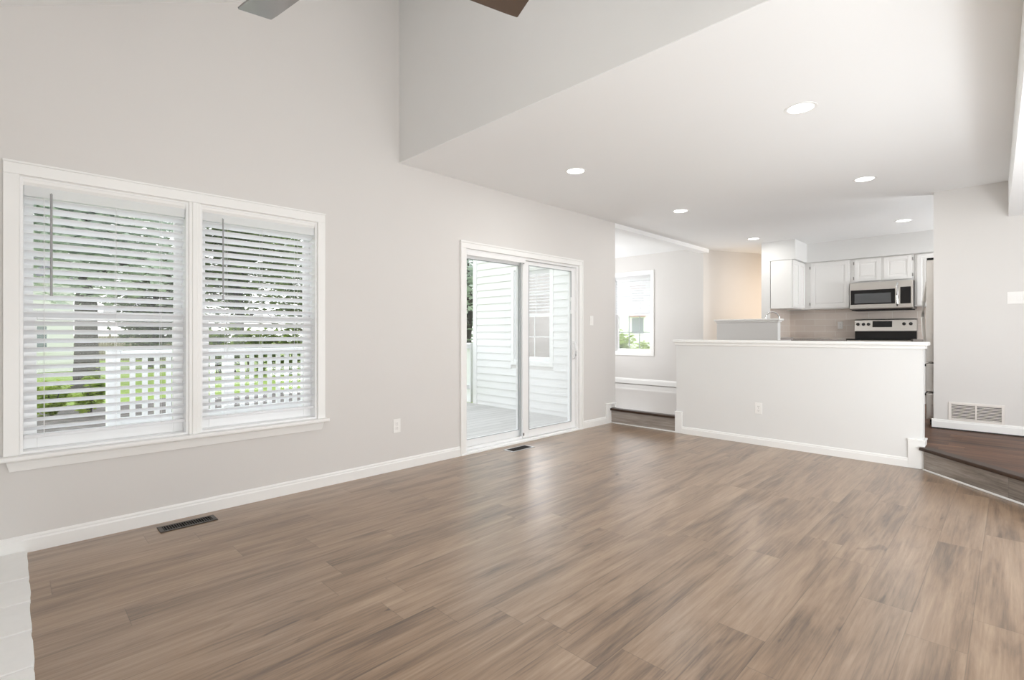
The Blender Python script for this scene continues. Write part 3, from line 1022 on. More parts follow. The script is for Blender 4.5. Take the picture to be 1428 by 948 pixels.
fo = bpy.data.objects.new('fan_lamp', fl); COL.objects.link(fo); fo.location = (FX, FY, FZ - 0.20)


# ------------------------------------------------------------------ floor registers, outlets, switches, grille
def register(label, xa, xb, ya, yb, mat, n, inner):
    t = thing('floor_register', label, 'floor vent', ((xa + xb) / 2, (ya + yb) / 2, 0.0))
    b = NB(); frame_rect(b, xa, xb, ya, yb, 0.022, 0.022, 0.018, 0.018, lambda bb, u0, v0, u1, v1: box(bb, u0, v0, 0.0, u1, v1, 0.005, 0.0015))
    obj('rim', b, mat, t)
    b = NB(); box(b, xa + 0.02, ya + 0.016, 0.0002, xb - 0.02, yb - 0.016, 0.001); obj('duct_opening', b, BLACKV, t)
    b = NB()
    for k in range(n):
        x = xa + 0.022 + (xb - xa - 0.044) * (k + 0.5) / n
        obox(b, Matrix.Translation((x, (ya + yb) / 2, 0.003)) @ Matrix.Rotation(math.radians(35), 4, 'Y'), 0.007, yb - ya - 0.034, 0.0018)
    obj('louvres', b, inner, t)


register('dark brown floor vent below the twin window', 0.615, 0.915, 3.515, 3.625, REGM, 20, REGM)
register('silver-rimmed floor vent in front of the sliding door', 3.475, 3.795, 3.46, 3.60, SILVER, 20, REGM)


def outlet(label, c, face):
    """duplex outlet; face '-Y' or '-X'"""
    t = thing('wall_outlet', label, 'outlet', c, 'white duplex outlets')

    def P(u, d, v):
        return (c[0] + u, c[1] - d, c[2] + v) if face == '-Y' else (c[0] - d, c[1] - u, c[2] + v)

    def bx(b, u0, u1, d0, d1, v0, v1, bev=0.0):
        p, q = P(u0, d0, v0), P(u1, d1, v1)
        box(b, *[min(p[k], q[k]) for k in range(3)], *[max(p[k], q[k]) for k in range(3)], bev)
    b = NB(); bx(b, -0.035, 0.035, 0, 0.005, -0.058, 0.058, 0.002); obj('cover_plate', b, PLATE, t)
    for v in (-0.02, 0.02):
        b = NB(); bx(b, -0.0165, 0.0165, 0.005, 0.0075, v - 0.014, v + 0.014, 0.002)
        r = obj('receptacle', b, PLATE, t)
        b = NB()
        for u in (-0.006, 0.006):
            bx(b, u - 0.001, u + 0.001, 0.0075, 0.0079, v - 0.002, v + 0.007)
        bx(b, -0.002, 0.002, 0.0075, 0.0079, v - 0.010, v - 0.006)
        obj('slots', b, SLOT, r)
    b = NB(); bx(b, -0.002, 0.002, 0.005, 0.006, -0.002, 0.002); obj('screw', b, HINGE, t)


outlet('white outlet on the greige wall between twin window and sliding door', (2.327, YL, 0.378), '-Y')
outlet('white outlet low on the pale half wall', (XW, 1.882, 0.381), '-X')
outlet('small white outlet on the tile backsplash left of the range', (XB - 0.008, 1.985, 1.30), '-X')


def switch(label, c, face, gangs, name='light_switch'):
    t = thing(name, label, 'light switch', c)

    def P(u, d, v):
        return (c[0] + u, c[1] - d, c[2] + v) if face == '-Y' else (c[0] - d, c[1] - u, c[2] + v)

    def bx(b, u0, u1, d0, d1, v0, v1, bev=0.0):
        p, q = P(u0, d0, v0), P(u1, d1, v1)
        box(b, *[min(p[k], q[k]) for k in range(3)], *[max(p[k], q[k]) for k in range(3)], bev)
    w = 0.035 + 0.023 * (gangs - 1)
    b = NB(); bx(b, -w, w, 0, 0.005, -0.058, 0.058, 0.002); obj('cover_plate', b, PLATE, t)
    for k in range(gangs):
        u = (k - (gangs - 1) / 2) * 0.046
        b = NB(); bx(b, u - 0.0165, u + 0.0165, 0.005, 0.0085, -0.033, 0.033, 0.002); obj('rocker', b, PLATE, t)


switch('white single switch beside the sliding door', (5.123, YL, 1.327), '-Y', 1)
switch('white three-gang switch plate on the right wall', (XR, -0.045, 1.505), '-X', 3)

t = thing('return_grille', 'wide off-white air return grille low on the right wall', 'air vent', (XR, 0.26, 0.28))
b = NB(); frame_rect(b, 0.050, 0.462, 0.285, 0.472, 0.024, 0.024, 0.022, 0.022, xslab(XR - 0.010, XR, 0.003))
box(b, XR - 0.010, 0.250, 0.305, XR, 0.262, 0.455, 0.002)
obj('frame', b, GRILLE, t)
b = NB(); box(b, XR - 0.0012, 0.07, 0.30, XR - 0.0002, 0.445, 0.46); obj('duct_opening', b, SLOT, t)
b = NB()
for k in range(10):
    z = 0.313 + k * 0.0150
    obox(b, Matrix.Translation((XR - 0.005, 0.256, z)) @ Matrix.Rotation(math.radians(-35), 4, 'Y'), 0.0110, 0.366, 0.0018)
obj('louvres', b, GRILLE, t)

# ------------------------------------------------------------------ kitchen
# bar wall in front of the sink
BX, BY0, BY1 = 7.75, 2.375, 3.25
b = NB()
box(b, BX, BY0, ZU, BX + 0.12, BY1, 1.352)
struct('wall_bar', b, WALLW, 'short white bar wall in front of the kitchen sink', 'half wall')
b = NB()
box(b, BX - 0.035, BY0 - 0.035, 1.352, BX + 0.155, BY1 + 0.035, 1.380, 0.007)
box(b, BX - 0.016, BY0 - 0.016, 1.330, BX + 0.136, BY1 + 0.016, 1.352, 0.005)
struct('trim_bar_cap', b, TRIM, 'white cap on top of the bar wall before the sink', 'wall cap')


def panel_door(b, put, u0, u1, v0, v1, th=0.019):
    """raised-panel door drawn with put(u, d, v); d = distance out of the cabinet"""
    def bx(a0, a1, d0, d1, c0, c1, bev=0.0):
        p, q = put(a0, d0, c0), put(a1, d1, c1)
        box(b, *[min(p[k], q[k]) for k in range(3)], *[max(p[k], q[k]) for k in range(3)], bev)
    s = 0.055
    frame_rect(b, u0, u1, v0, v1, s, s, s, s, lambda bb, a, c, e, f: bx(a, e, 0.001, th, c, f, 0.003))
    bx(u0 + s - 0.004, u1 - s + 0.004, 0.001, th - 0.009, v0 + s - 0.004, v1 - s + 0.004)
    if u1 - u0 > 0.17:
        bx(u0 + s + 0.025, u1 - s - 0.025, th - 0.010, th - 0.003, v0 + s + 0.025, v1 - s - 0.025, 0.005)


def cabinet(name, label, group, box6, doors, put, hinges=()):
    t = thing(name, label, 'cabinet', ((box6[0] + box6[3]) / 2, (box6[1] + box6[4]) / 2, box6[2]), group)
    b = NB(); box(b, *box6, 0.002); obj('body', b, CAB, t)
    for (u0, u1, v0, v1, hs) in doors:
        b = NB(); panel_door(b, put, u0, u1, v0, v1)
        d = obj('door', b, CAB, t)
        if hs is not None:
            for v in (v0 + 0.07, v1 - 0.07):
                if v1 - v0 < 0.4:
                    v = v0 + 0.055 if v < (v0 + v1) / 2 else v1 - 0.055
                b = NB()
                p, q = put(hs - 0.007, 0.002, v - 0.022), put(hs + 0.007, 0.023, v + 0.022)
                box(b, *[min(p[k], q[k]) for k in range(3)], *[max(p[k], q[k]) for k in range(3)], 0.002)
                obj('hinge', b, HINGE, d)
    return t


putX = lambda u, d, v: (9.25 - d, u, v)
putY = lambda u, d, v: (u, 2.43 - d, v)
G = 'white upper cabinets'
cabinet('wall_cabinet', 'white upper cabinet whose plain end faces the living room, at the left', G, (XP + 0.002, 2.43, 1.56, 9.25, YP - 0.009, 2.32), [(8.60, 8.93, 1.575, 2.305, None), (8.935, 9.22, 1.575, 2.305, None)], putY)
cabinet('wall_cabinet', 'tall white upper cabinet left of the microwave', G, (9.25, 1.785, 1.56, XB - 0.009, 2.428, 2.32), [(1.80, 2.335, 1.575, 2.305, 2.342)], putX)
cabinet('wall_cabinet', 'short white two-door cabinet above the microwave', G, (9.25, 1.005, 1.945, XB - 0.009, 1.783, 2.32), [(1.40, 1.735, 1.965, 2.305, 1.742), (1.03, 1.365, 1.965, 2.305, 1.023)], putX)
cabinet('wall_cabinet', 'white upper cabinet between the microwave and refrigerator', G, (9.25, 0.40, 1.56, XB - 0.009, 1.003, 2.32), [(0.70, 0.975, 1.575, 2.305, None), (0.42, 0.69, 1.575, 2.305, None)], putX)

# base cabinets and worktops
putX2 = lambda u, d, v: (8.96 - d, u, v)
G2 = 'white base cabinets'
cabinet('base_cabinet', 'white base cabinet left of the range', G2, (8.96, 1.785, ZU, XB - 0.002, YP - 0.002, 1.052), [(1.80, 2.08, 0.30, 1.05, None), (2.09, 2.37, 0.30, 1.05, None)], putX2)
cabinet('base_cabinet', 'white base cabinet right of the range', G2, (8.96, 0.70, ZU, XB - 0.002, 0.985, 1.052), [(0.715, 0.97, 0.30, 1.05, None)], putX2)
cabinet('base_cabinet', 'white sink base cabinet behind the bar wall', G2, (7.872, 2.40, ZU, 8.45, 3.20, 1.07), [(2.42, 2.78, 0.30, 1.05, None), (2.80, 3.18, 0.30, 1.05, None)], lambda u, d, v: (8.45 + d, u, v))
b = NB(); box(b, 8.93, 1.78, 1.052, XB - 0.009, YP - 0.009, 1.084, 0.004)
tag(obj('worktop', b, COUNTER), 'speckled worktop left of the range', 'worktop')
b = NB(); box(b, 8.93, 0.68, 1.052, XB - 0.009, 0.99, 1.084, 0.004)
tag(obj('worktop', b, COUNTER), 'speckled worktop right of the range', 'worktop')
t = thing('sink_worktop', 'speckled worktop with steel sink behind the bar wall', 'worktop', (8.17, 2.8, 1.07))
b = NB(); grid_wall(b, [7.872, 8.02, 8.38, 8.48], [2.38, 2.55, 3.0, 3.22], [(8.02, 8.38, 2.55, 3.0)], lambda u, v: (u, v, 1.07), lambda u, v: (u, v, 1.104)); obj('slab', b, COUNTER, t)
b = NB(); frame_rect(b, 8.015, 8.385, 2.545, 3.005, 0.02, 0.02, 0.02, 0.02, lambda bb, u0, v0, u1, v1: box(bb, u0, v0, 1.0705, u1, v1, 1.108, 0.002)); obj('sink_rim', b, STEEL, t)

# faucet
t = thing('kitchen_faucet', 'arched chrome gooseneck faucet behind the bar wall', 'faucet', (7.94, 2.60, 1.104))
b = NB(); cyl(b, (7.945, 2.605, 1.1042), (7.945, 2.605, 1.16), 0.024, 0.018, 20, 0.003); obj('base', b, CHROME, t, True)
b = NB()
pts = [(7.945, 2.605, 1.15), (7.945, 2.605, 1.37)]
for k in range(0, 13):
    a = math.pi * (1 - k / 12)
    cx, cy = 7.945 + 0.075 * 1, 2.605 - 0.075
    w = 0.105 * (1 + math.cos(a)) / 1
    pts.append((7.945 + w * 0.72, 2.605 - w * 0.69, 1.385 + 0.10 * math.sin(a)))
pts.append((pts[-1][0], pts[-1][1], 1.33))
tube(b, pts, 0.0105, 12); obj('gooseneck_spout', b, CHROME, t, True)
b = NB(); tube(b, [(7.945, 2.59, 1.14), (7.95, 2.55, 1.155), (7.95, 2.51, 1.18)], 0.006, 8); obj('lever', b, CHROME, t, True)

# microwave
MY0, MY1, MZ0, MZ1 = 1.008, 1.778, 1.530, 1.940
MX = 9.17
t = thing('microwave', 'stainless over-the-range microwave with black door glass', 'microwave', (9.37, 1.39, MZ0))
b = NB(); box(b, MX, MY0, MZ0, XB - 0.009, MY1, MZ1, 0.004); obj('body', b, STEELD, t)
b = NB(); box(b, MX - 0.026, MY0 + 0.003, MZ0 + 0.012, MX, MY1 - 0.003, MZ1 - 0.003, 0.005); obj('front_panel', b, STEEL, t)
b = NB(); box(b, MX - 0.030, 1.215, MZ0 + 0.075, MX - 0.025, MY1 - 0.015, MZ1 - 0.115, 0.0015); dg = obj('door_glass', b, BGLASS, t)
b = NB(); box(b, MX - 0.0312, 1.262, MZ0 + 0.095, MX - 0.0295, MY1 - 0.065, MZ1 - 0.170, 0.0005); obj('viewing_window', b, MWIN, dg)
b = NB(); box(b, MX - 0.030, MY0 + 0.025, MZ0 + 0.072, MX - 0.025, 1.155, MZ1 - 0.095, 0.0015); obj('control_panel', b, BGLASS, t)
b = NB(); tube(b, [(MX - 0.026, 1.188, MZ0 + 0.045), (MX - 0.052, 1.188, MZ0 + 0.07), (MX - 0.060, 1.188, MZ0 + 0.19), (MX - 0.052, 1.188, MZ1 - 0.07), (MX - 0.026, 1.188, MZ1 - 0.035)], 0.013, 12)
obj('handle', b, CHROME, t, True)
b = NB(); box(b, MX + 0.01, MY0 + 0.02, MZ0 - 0.012, XB - 0.02, MY1 - 0.02, MZ0, 0.003); obj('vent_base', b, BLACKV, t)

# range
RY0, RY1 = 1.002, 1.770
t = thing('kitchen_range', 'stainless electric range with black glass top and knobs on the backguard', 'range', (9.2, 1.386, ZU))
b = NB(); box(b, 8.92, RY0, ZU, XB - 0.011, RY1, 1.070, 0.004); obj('body', b, STEEL, t)
b = NB(); box(b, 8.885, RY0 + 0.01, 0.42, 8.92, RY1 - 0.01, 1.02, 0.006); od = obj('oven_door', b, BGLASS, t)
b = NB(); tube(b, [(8.885, RY0 + 0.06, 0.965), (8.845, RY0 + 0.07, 0.965), (8.845, RY1 - 0.07, 0.965), (8.885, RY1 - 0.06, 0.965)], 0.011, 10); obj('handle', b, STEEL, od, True)
b = NB(); box(b, 8.90, RY0, 1.070, XB - 0.09, RY1, 1.086, 0.004); obj('cooktop', b, BGLASS, t)
b = NB(); box(b, 9.475, RY0, 1.068, XB - 0.011, RY1, 1.222, 0.003); obj('backguard_base', b, BGLASS, t)
b = NB()
prism(b, [(9.448, 1.205), (9.470, 1.372), (9.485, 1.388), (XB - 0.011, 1.388), (XB - 0.011, 1.222), (9.462, 1.200)], lambda u, v: (u, RY0, v), lambda u, v: (u, RY1, v))
bg = obj('backguard', b, STEEL, t)
tl = math.atan2(0.022, 0.167)


def on_guard(v):      # x of the sloping guard face at height v
    return 9.448 + (v - 1.205) * 0.022 / 0.167


b = NB()
obox(b, Matrix.Translation((on_guard(1.31) - 0.0008, 1.416, 1.31)) @ Matrix.Rotation(tl, 4, 'Y'), 0.004, 0.245, 0.095, 0.001)
dsp = obj('display', b, BGLASS, bg)
for ky in (1.727, 1.655, 1.590, 1.150, 1.070):
    v = 1.31
    c = Vector((on_guard(v), ky, v)); nd = Vector((-math.cos(tl), 0, math.sin(tl)))
    b = NB(); cyl(b, c + nd * -0.001, c + nd * 0.026, 0.025, 0.020, 24, 0.003)
    k = obj('knob', b, BLACKV if False else BGLASS, bg, True)

# refrigerator, seen almost edge on past the right wall
FRX0, FRX1, FRY = 6.92, 7.82, 0.655
t = thing('refrigerator', 'dark stainless refrigerator behind the right wall, seen edge on', 'refrigerator', (7.37, 0.25, ZU))
b = NB(); box(b, FRX0 + 0.01, -0.12, ZU + 0.045, FRX1 - 0.01, FRY - 0.075, 1.935, 0.004); obj('body', b, STEELD, t)
b = NB(); box(b, FRX0 + 0.03, -0.10, ZU, FRX1 - 0.03, FRY - 0.03, ZU + 0.05); obj('toe_grille', b, BLACKV, t)
for (xa, xb) in ((FRX0, 7.367), (7.373, FRX1)):
    b = NB(); box(b, xa, FRY - 0.07, 0.858, xb, FRY, 1.950, 0.006); d = obj('door', b, STEEL, t)
    xh = xb - 0.05 if xa == FRX0 else xa + 0.05
    b = NB(); tube(b, [(xh, FRY, 0.95), (xh, FRY + 0.035, 0.99), (xh, FRY + 0.062, 1.17), (xh, FRY + 0.070, 1.35), (xh, FRY + 0.062, 1.53), (xh, FRY + 0.035, 1.74), (xh, FRY, 1.80)], 0.012, 10)
    obj('handle', b, STEEL, d, True)
for (za, zb_) in ((0.545, 0.842), (ZU + 0.06, 0.528)):
    b = NB(); box(b, FRX0, FRY - 0.07, za, FRX1, FRY, zb_, 0.006); d = obj('drawer', b, STEEL, t)
    b = NB(); box(b, FRX0 + 0.02, FRY, zb_ - 0.028, FRX1 - 0.02, FRY + 0.022, zb_ - 0.008, 0.003); obj('handle', b, BLACKV, d)
b = NB(); box(b, FRX0 + 0.01, FRY - 0.12, 1.935, FRX0 + 0.09, FRY - 0.005, 1.972, 0.004); obj('hinge_cover', b, BLACKV, t)


# ------------------------------------------------------------------ dining window and siding window
def window_on_x(name, label, xa, xb, o, zmeet, cols, rows_, room_side):
    """window in a wall facing -X (room_side -1: casing on -X side)"""
    y0, y1, z0, z1 = o
    t = thing(name, label, 'window', ((xa + xb) / 2, (y0 + y1) / 2, z0), kind='structure')
    xf = xa if room_side < 0 else xb
    d = 0.016 * room_side
    b = NB()
    frame_rect(b, y0 - 0.06, y1 + 0.06, z0 - 0.06, z1 + 0.06, 0.06, 0.06, 0.06, 0.06, xslab(min(xf, xf + d), max(xf, xf + d), 0.003))
    obj('casing', b, TRIM, t)
    b = NB(); frame_rect(b, y0, y1, z0, z1, 0.02, 0.02, 0.02, 0.02, xslab(xa + 0.001, xb - 0.001, 0.001)); obj('window_frame', b, VINYL, t)
    xm = (xa + xb) / 2 + 0.02
    for (nm, za, zb_, xx) in (('upper_sash', zmeet - 0.02, z1 - 0.02, xm + 0.02), ('lower_sash', z0 + 0.02, zmeet + 0.025, xm - 0.012)):
        b = NB(); frame_rect(b, y0 + 0.02, y1 - 0.02, za, zb_, 0.045, 0.045, 0.05, 0.045, xslab(xx - 0.014, xx + 0.014, 0.002))
        s = obj(nm, b, VINYL, t)
        b = NB(); box(b, xx - 0.002, y0 + 0.06, za + 0.045, xx + 0.002, y1 - 0.06, zb_ - 0.04); obj('pane', b, GLASS, s)
        b = NB()
        w = (y1 - y0 - 0.13); h = zb_ - za - 0.095
        for k in range(1, cols):
            yy = y0 + 0.065 + w * k / cols
            box(b, xx - 0.005, yy - 0.007, za + 0.05, xx + 0.005, yy + 0.007, zb_ - 0.045)
        for k in range(1, rows_):
            zz = za + 0.05 + h * k / rows_
            box(b, xx - 0.005, y0 + 0.065, zz - 0.007, xx + 0.005, y1 - 0.065, zz + 0.007)
        obj('muntins', b, GASKET if room_side < 0 and name == 'window_3' else VINYL, s)
    return t


window_on_x('window_3', 'small gridded window of the dining area beyond the left step', XD, XD + 0.14, DW, 1.53, 3, 2, -1)
window_on_x('window_4', 'window in the white siding wall seen through the glass door', 5.53, 5.65, SW, 1.44, 2, 2, -1)
blind('white blind drawn halfway down the dining window', DW[0] + 0.03, DW[1] - 0.03, DW[3] - 0.02, 1.545, lambda u, s, z: (XD + 0.035 + s, u, z), 0.0475, math.radians(50),
      cords=(0.2, 0.8), base=(XD + 0.03, 5.2, 1.545), head=0.06)
blind('white blind drawn halfway down the siding-wall window', SW[0] + 0.03, SW[1] - 0.03, SW[3] - 0.02, 1.45, lambda u, s, z: (5.632 - s, u, z), 0.0475, math.radians(25),
      cords=(0.2, 0.8), base=(5.632, 5.1, 1.45), head=0.06)

# lapped siding on the outside of the dining side wall
b = NB()
zz = -0.06
PITCH = 0.114


def lap(b, y0, y1, za, zb_, x):
    prism(b, [(x - 0.018, za), (x - 0.003, zb_), (x, zb_), (x, za)], lambda u, v: (u, y0, v), lambda u, v: (u, y1, v))


while zz < 2.75:
    za, zb_ = zz, zz + PITCH
    if zb_ > SW[2] - 0.06 and za < SW[3] + 0.06:
        lap(b, YL + 0.15, SW[0] - 0.062, za, zb_, 5.53); lap(b, SW[1] + 0.062, YD + 0.05, za, zb_, 5.53)
    else:
        lap(b, YL + 0.15, YD + 0.05, za, zb_, 5.53)
    zz += PITCH
box(b, 5.505, YD + 0.03, -0.1, 5.56, YD + 0.12, 2.8, 0.003)
struct('wall_siding', b, SIDING, 'white lapped siding outside the sliding glass door', 'siding wall')

# ------------------------------------------------------------------ outdoors
ZG = -0.62
b = NB(); box(b, -5.0, YL + 0.15, -0.10, 5.53, 6.72, -0.012)
struct('floor_deck', b, DECK, 'grey board deck outside the sliding glass door', 'deck')
b = NB()
n = 48
for (x0, y0, x1, y1) in ((-60, 6.0, 70, 110),):
    box(b, x0, y0, ZG - 0.2, x1, y1, ZG)
struct('lawn', b, LAWN, 'bright green lawn beyond the deck railing', 'lawn')

YR = 6.60
t = thing('deck_railing', 'white vinyl deck railing with square balusters', 'railing', (3.0, YR, -0.012))
b = NB(); box(b, 0.80, YR - 0.045, 0.905, 5.55, YR + 0.045, 0.985, 0.008); obj('top_rail', b, RAILW, t)
b = NB(); box(b, 0.80, YR - 0.025, 0.215, 5.55, YR + 0.025, 0.285, 0.005); obj('bottom_rail', b, RAILW, t)
PX = (0.745, 1.82, 3.70, 5.60)
for x in PX:
    b = NB(); box(b, x - 0.055, YR - 0.055, -0.012, x + 0.055, YR + 0.055, 0.985, 0.004)
    p = obj('post', b, RAILW, t)
    b = NB(); box(b, x - 0.068, YR - 0.068, 0.985, x + 0.068, YR + 0.068, 1.005, 0.004); obj('post_cap', b, RAILW, p)
for i in range(len(PX) - 1):
    m = int(round((PX[i + 1] - PX[i] - 0.11) / 0.106))
    for k in range(1, m):
        x = PX[i] + 0.055 + (PX[i + 1] - PX[i] - 0.11) * k / m
        b = NB(); box(b, x - 0.023, YR - 0.019, 0.285, x + 0.023, YR + 0.019, 0.905); obj('baluster', b, RAILW, t)


def leaves(b, centre, radii, n, size, rng, squash=None):
    """a crown: n small bent leaf quads scattered in clumps in an ellipsoid"""
    cl = []
    for k in range(max(8, n // 70)):
        while True:
            p = Vector((rng.uniform(-1, 1), rng.uniform(-1, 1), rng.uniform(-1, 1)))
            if 0.25 < p.length < 1:
                break
        cl.append(p)
    for k in range(n):
        c = rng.choice(cl)
        p = Vector((c.x * radii[0] + rng.gauss(0, 0.16) * radii[0], c.y * radii[1] + rng.gauss(0, 0.16) * radii[1], c.z * radii[2] + rng.gauss(0, 0.13) * radii[2]))
        p += Vector(centre)
        q = Matrix.Rotation(rng.uniform(0, 6.28), 3, 'Z') @ Matrix.Rotation(rng.uniform(-1.1, 1.1), 3, 'X')
        s = size * rng.uniform(0.6, 1.3)
        v = [b.verts.new(p + q @ Vector(c2)) for c2 in ((-s, 0, 0), (0, -s * 0.5, s * 0.15), (s, 0, 0), (0, s * 0.5, s * 0.15))]
        b.faces.new(v)


def tree(label, x, y, h, r, trunk_r, n, mat, seed, crown_h=None, base=0.35):
    rng = random.Random(seed)
    t = thing('tree', label, 'tree', (x, y, ZG), 'trees beyond the lawn')
    b = NB()
    pts = [(x, y, ZG - 0.05), (x + 0.02, y, ZG + 0.4), (x + rng.uniform(-.1, .1), y, ZG + h * 0.3), (x + rng.uniform(-.2, .2), y + 0.1, ZG + h * 0.6), (x + rng.uniform(-.2, .2), y, ZG + h * 0.9)]
    tube(b, pts, [trunk_r * 1.35, trunk_r, trunk_r * 0.85, trunk_r * 0.5, trunk_r * 0.12], 12)
    for k in range(7):
        z = ZG + h * (base + 0.07 * k); a = rng.uniform(0, 6.28); L = r * rng.uniform(0.5, 0.9)
        tube(b, [(x, y, z), (x + L * .5 * math.cos(a), y + L * .5 * math.sin(a), z + L * .3), (x + L * math.cos(a), y + L * math.sin(a), z + L * .5)], [trunk_r * .4, trunk_r * .25, trunk_r * .06], 7)
    obj('trunk', b, BARK, t, True)
    b = NB()
    zc = ZG + h * (base + 1.0) / 2
    leaves(b, (x, y, zc), (r, r, h * (1 - base) / 2), n, 0.17, rng)
    obj('crown', b, mat, t)


def shrub(label, x, y, rx, ry, h, n, mat, seed, size=0.05):
    rng = random.Random(seed)
    b = NB()
    # woody core keeps the shrub opaque and standing on the bed
    for k in range(6):
        a = rng.uniform(0, 6.28)
        tube(b, [(x, y, ZG - 0.02), (x + rx * 0.5 * math.cos(a), y + ry * 0.5 * math.sin(a), ZG + h * 0.6)], [0.02, 0.008], 5)
    t = thing('shrub', label, 'shrub', (x, y, ZG), 'shrubs in the mulch bed')
    obj('stems', b, BARK, t)
    b = NB()
    leaves(b, (x, y, ZG + h * 0.52), (rx, ry, h * 0.45), n, size, rng)
    obj('foliage', b, mat, t)


def at(px, d, z=None):
    """plan point seen at image column px, depth d"""
    r = (px - 714) / 698 * d
    return ((d + r) / math.sqrt(2), (d - r) / math.sqrt(2))


# mulch bed
b = NB()
pts = [at(20, 8.2), at(160, 8.4), at(300, 8.7), at(470, 10.5), at(440, 15.5), at(330, 14.5), at(250, 14.0), at(150, 12.5), at(30, 12.0)]
prism(b, pts, lambda u, v: (u, v, ZG - 0.05), lambda u, v: (u, v, ZG + 0.03))
struct('ground_mulch_bed', b, MULCH, 'brown bark mulch bed beyond the deck railing', 'mulch bed')
for i, (px, d, rx, h, lab) in enumerate([(72, 10.6, 0.29, 0.95, 'yellow-green shrub at the far left of the mulch bed'),
                                         (126, 10.7, 0.29, 1.0, 'yellow-green shrub just left of the railing post')]):
    x, y = at(px, d)
    shrub(lab, x, y, rx, rx, h, 1700, BUSH, 20 + i)
xa, ya = at(280, 21.5)
t = thing('garden_hedge', 'long clipped green hedge beyond the lawn in the right window unit', 'hedge', (xa, ya, ZG))
bs, bf = NB(), NB()
rng = random.Random(31)
for k in range(9):
    x, y = at(283 + 20 * k, 21.2 + 0.12 * k)
    for q in range(3):
        tube(bs, [(x + 0.1 * q, y, ZG - 0.02), (x + rng.uniform(-.3, .3), y + rng.uniform(-.3, .3), ZG + 1.4)], [0.03, 0.01], 5)
    leaves(bf, (x, y, ZG + 1.12), (0.55, 0.6, 0.95 + rng.uniform(-0.08, 0.1)), 1000, 0.10, rng)
obj('stems', bs, BARK, t); obj('foliage', bf, BUSHD, t)

for i, (px, d, h, r, tr, n, mat, base, lab) in enumerate([
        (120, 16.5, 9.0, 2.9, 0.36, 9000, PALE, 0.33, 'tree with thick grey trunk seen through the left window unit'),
        (335, 27.0, 10.5, 2.5, 0.26, 9000, LEAF, 0.22, 'green tree with loose crown behind the right window unit'),
        (432, 37.0, 14.0, 3.4, 0.30, 11000, LEAF, 0.12, 'tall green tree at the right edge of the right window unit'),
        (212, 27.0, 7.0, 1.9, 0.22, 7000, LEAF, 0.06, 'low bushy tree beyond the fence in the left window unit'),
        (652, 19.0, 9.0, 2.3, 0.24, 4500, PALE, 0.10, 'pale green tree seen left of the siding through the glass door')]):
    x, y = at(px, d)
    tree(lab, x, y, h, r, tr, n, mat, 50 + i, base=base)


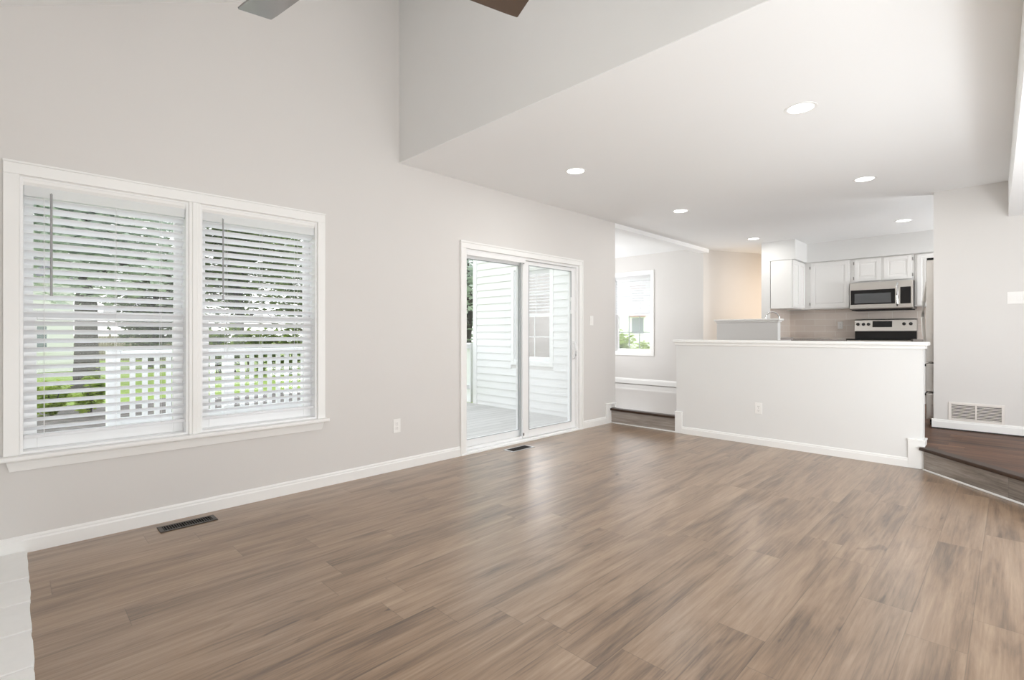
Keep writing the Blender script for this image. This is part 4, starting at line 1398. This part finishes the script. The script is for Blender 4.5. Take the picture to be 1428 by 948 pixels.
def house(label, cx, cy, ang, L, D, H, name='neighbour_house', shutters=False, awning=False, sill=0.9):
    t = thing(name, label, 'house', (cx, cy, ZG))
    R = Matrix.Translation((cx, cy, ZG)) @ Matrix.Rotation(ang, 4, 'Z')
    b = NB(); box(b, -L / 2, -D / 2, -0.05, L / 2, D / 2, H)
    k = 0
    while k * 0.22 < H:
        box(b, -L / 2 - 0.012, -D / 2 - 0.012, k * 0.22, L / 2 + 0.012, D / 2 + 0.012, k * 0.22 + 0.03); k += 1
    b.transform(R); obj('walls', b, SIDING2, t)
    b = NB(); prism(b, [(-D / 2 - 0.4, H - 0.05), (D / 2 + 0.4, H - 0.05), (0, H + D * 0.32)], lambda u, v: (-L / 2 - 0.3, u, v), lambda u, v: (L / 2 + 0.3, u, v)); b.transform(R); obj('roof', b, ROOFM, t)
    for fx in (-0.32, 0.0, 0.32):
        for fz in ((sill, sill + 1.3), (3.9, 5.0)):
            if fz[1] > H:
                continue
            x = L * fx
            b = NB(); frame_rect(b, x - 0.5, x + 0.5, fz[0], fz[1], 0.09, 0.09, 0.09, 0.09, yslab(-D / 2 - 0.06, -D / 2, 0)); b.transform(R); w = obj('window', b, VINYL, t)
            b = NB(); box(b, x - 0.42, -D / 2 - 0.03, fz[0] + 0.08, x + 0.42, -D / 2 - 0.02, fz[1] - 0.08); b.transform(R); obj('pane', b, DARKPANE, w)
            if shutters:
                for sx in (-0.75, 0.55):
                    b = NB(); box(b, x + sx, -D / 2 - 0.05, fz[0], x + sx + 0.2, -D / 2, fz[1]); b.transform(R); obj('shutter', b, BRICKRED, w)
            elif awning:
                b = NB(); prism(b, [(0.0, fz[1] + 0.3), (0.0, fz[1]), (-0.4, fz[1])], lambda u, v: (x - 0.55, -D / 2 - 0.06 + u, v), lambda u, v: (x + 0.55, -D / 2 - 0.06 + u, v)); b.transform(R); obj('awning', b, BRICKRED, w)
    return t


x, y = at(30, 24)
house('white neighbouring house beyond the mulch bed at the left window edge', x - 3.2, y, math.radians(20), 8, 7, 4.4)
x, y = at(893, 40)
house('pale house with red window awnings seen through the dining window', x, y, math.radians(-62), 11, 8, 5.6, awning=True, sill=1.7)
x, y = at(880, 16)
for i, (px, d, lab) in enumerate([(866, 15.5, 'round green shrub outside the dining window, left'), (900, 17.2, 'green shrub outside the dining window, right')]):
    x, y = at(px, d)
    shrub(lab, x, y, 0.62, 0.62, (1.75, 1.45)[i], 1800, BUSH, 80 + i, 0.07)
# low board fence across the back of the garden
xa, ya = at(100, 33); xb, yb = at(300, 34)
t = thing('garden_fence', 'weathered board fence across the back of the lawn', 'fence', ((xa + xb) / 2, (ya + yb) / 2, ZG))
ang = math.atan2(yb - ya, xb - xa); Ln = math.hypot(xb - xa, yb - ya)
b = NB()
m = int(Ln / 0.16)
for k in range(m):
    f = (k + 0.5) / m
    obox(b, Matrix.Translation((xa + (xb - xa) * f, ya + (yb - ya) * f, ZG + 0.8)) @ Matrix.Rotation(ang, 4, 'Z'), 0.145, 0.02, 1.65)
obj('boards', b, FENCE, t)
for k in range(int(Ln / 2.4) + 1):
    f = min(1, k * 2.4 / Ln)
    b = NB(); obox(b, Matrix.Translation((xa + (xb - xa) * f - 0.08 * math.sin(ang) * -1, ya + (yb - ya) * f + 0.08 * math.cos(ang), ZG + 0.85)) @ Matrix.Rotation(ang, 4, 'Z'), 0.1, 0.1, 1.8)
    obj('post', b, FENCE, t)
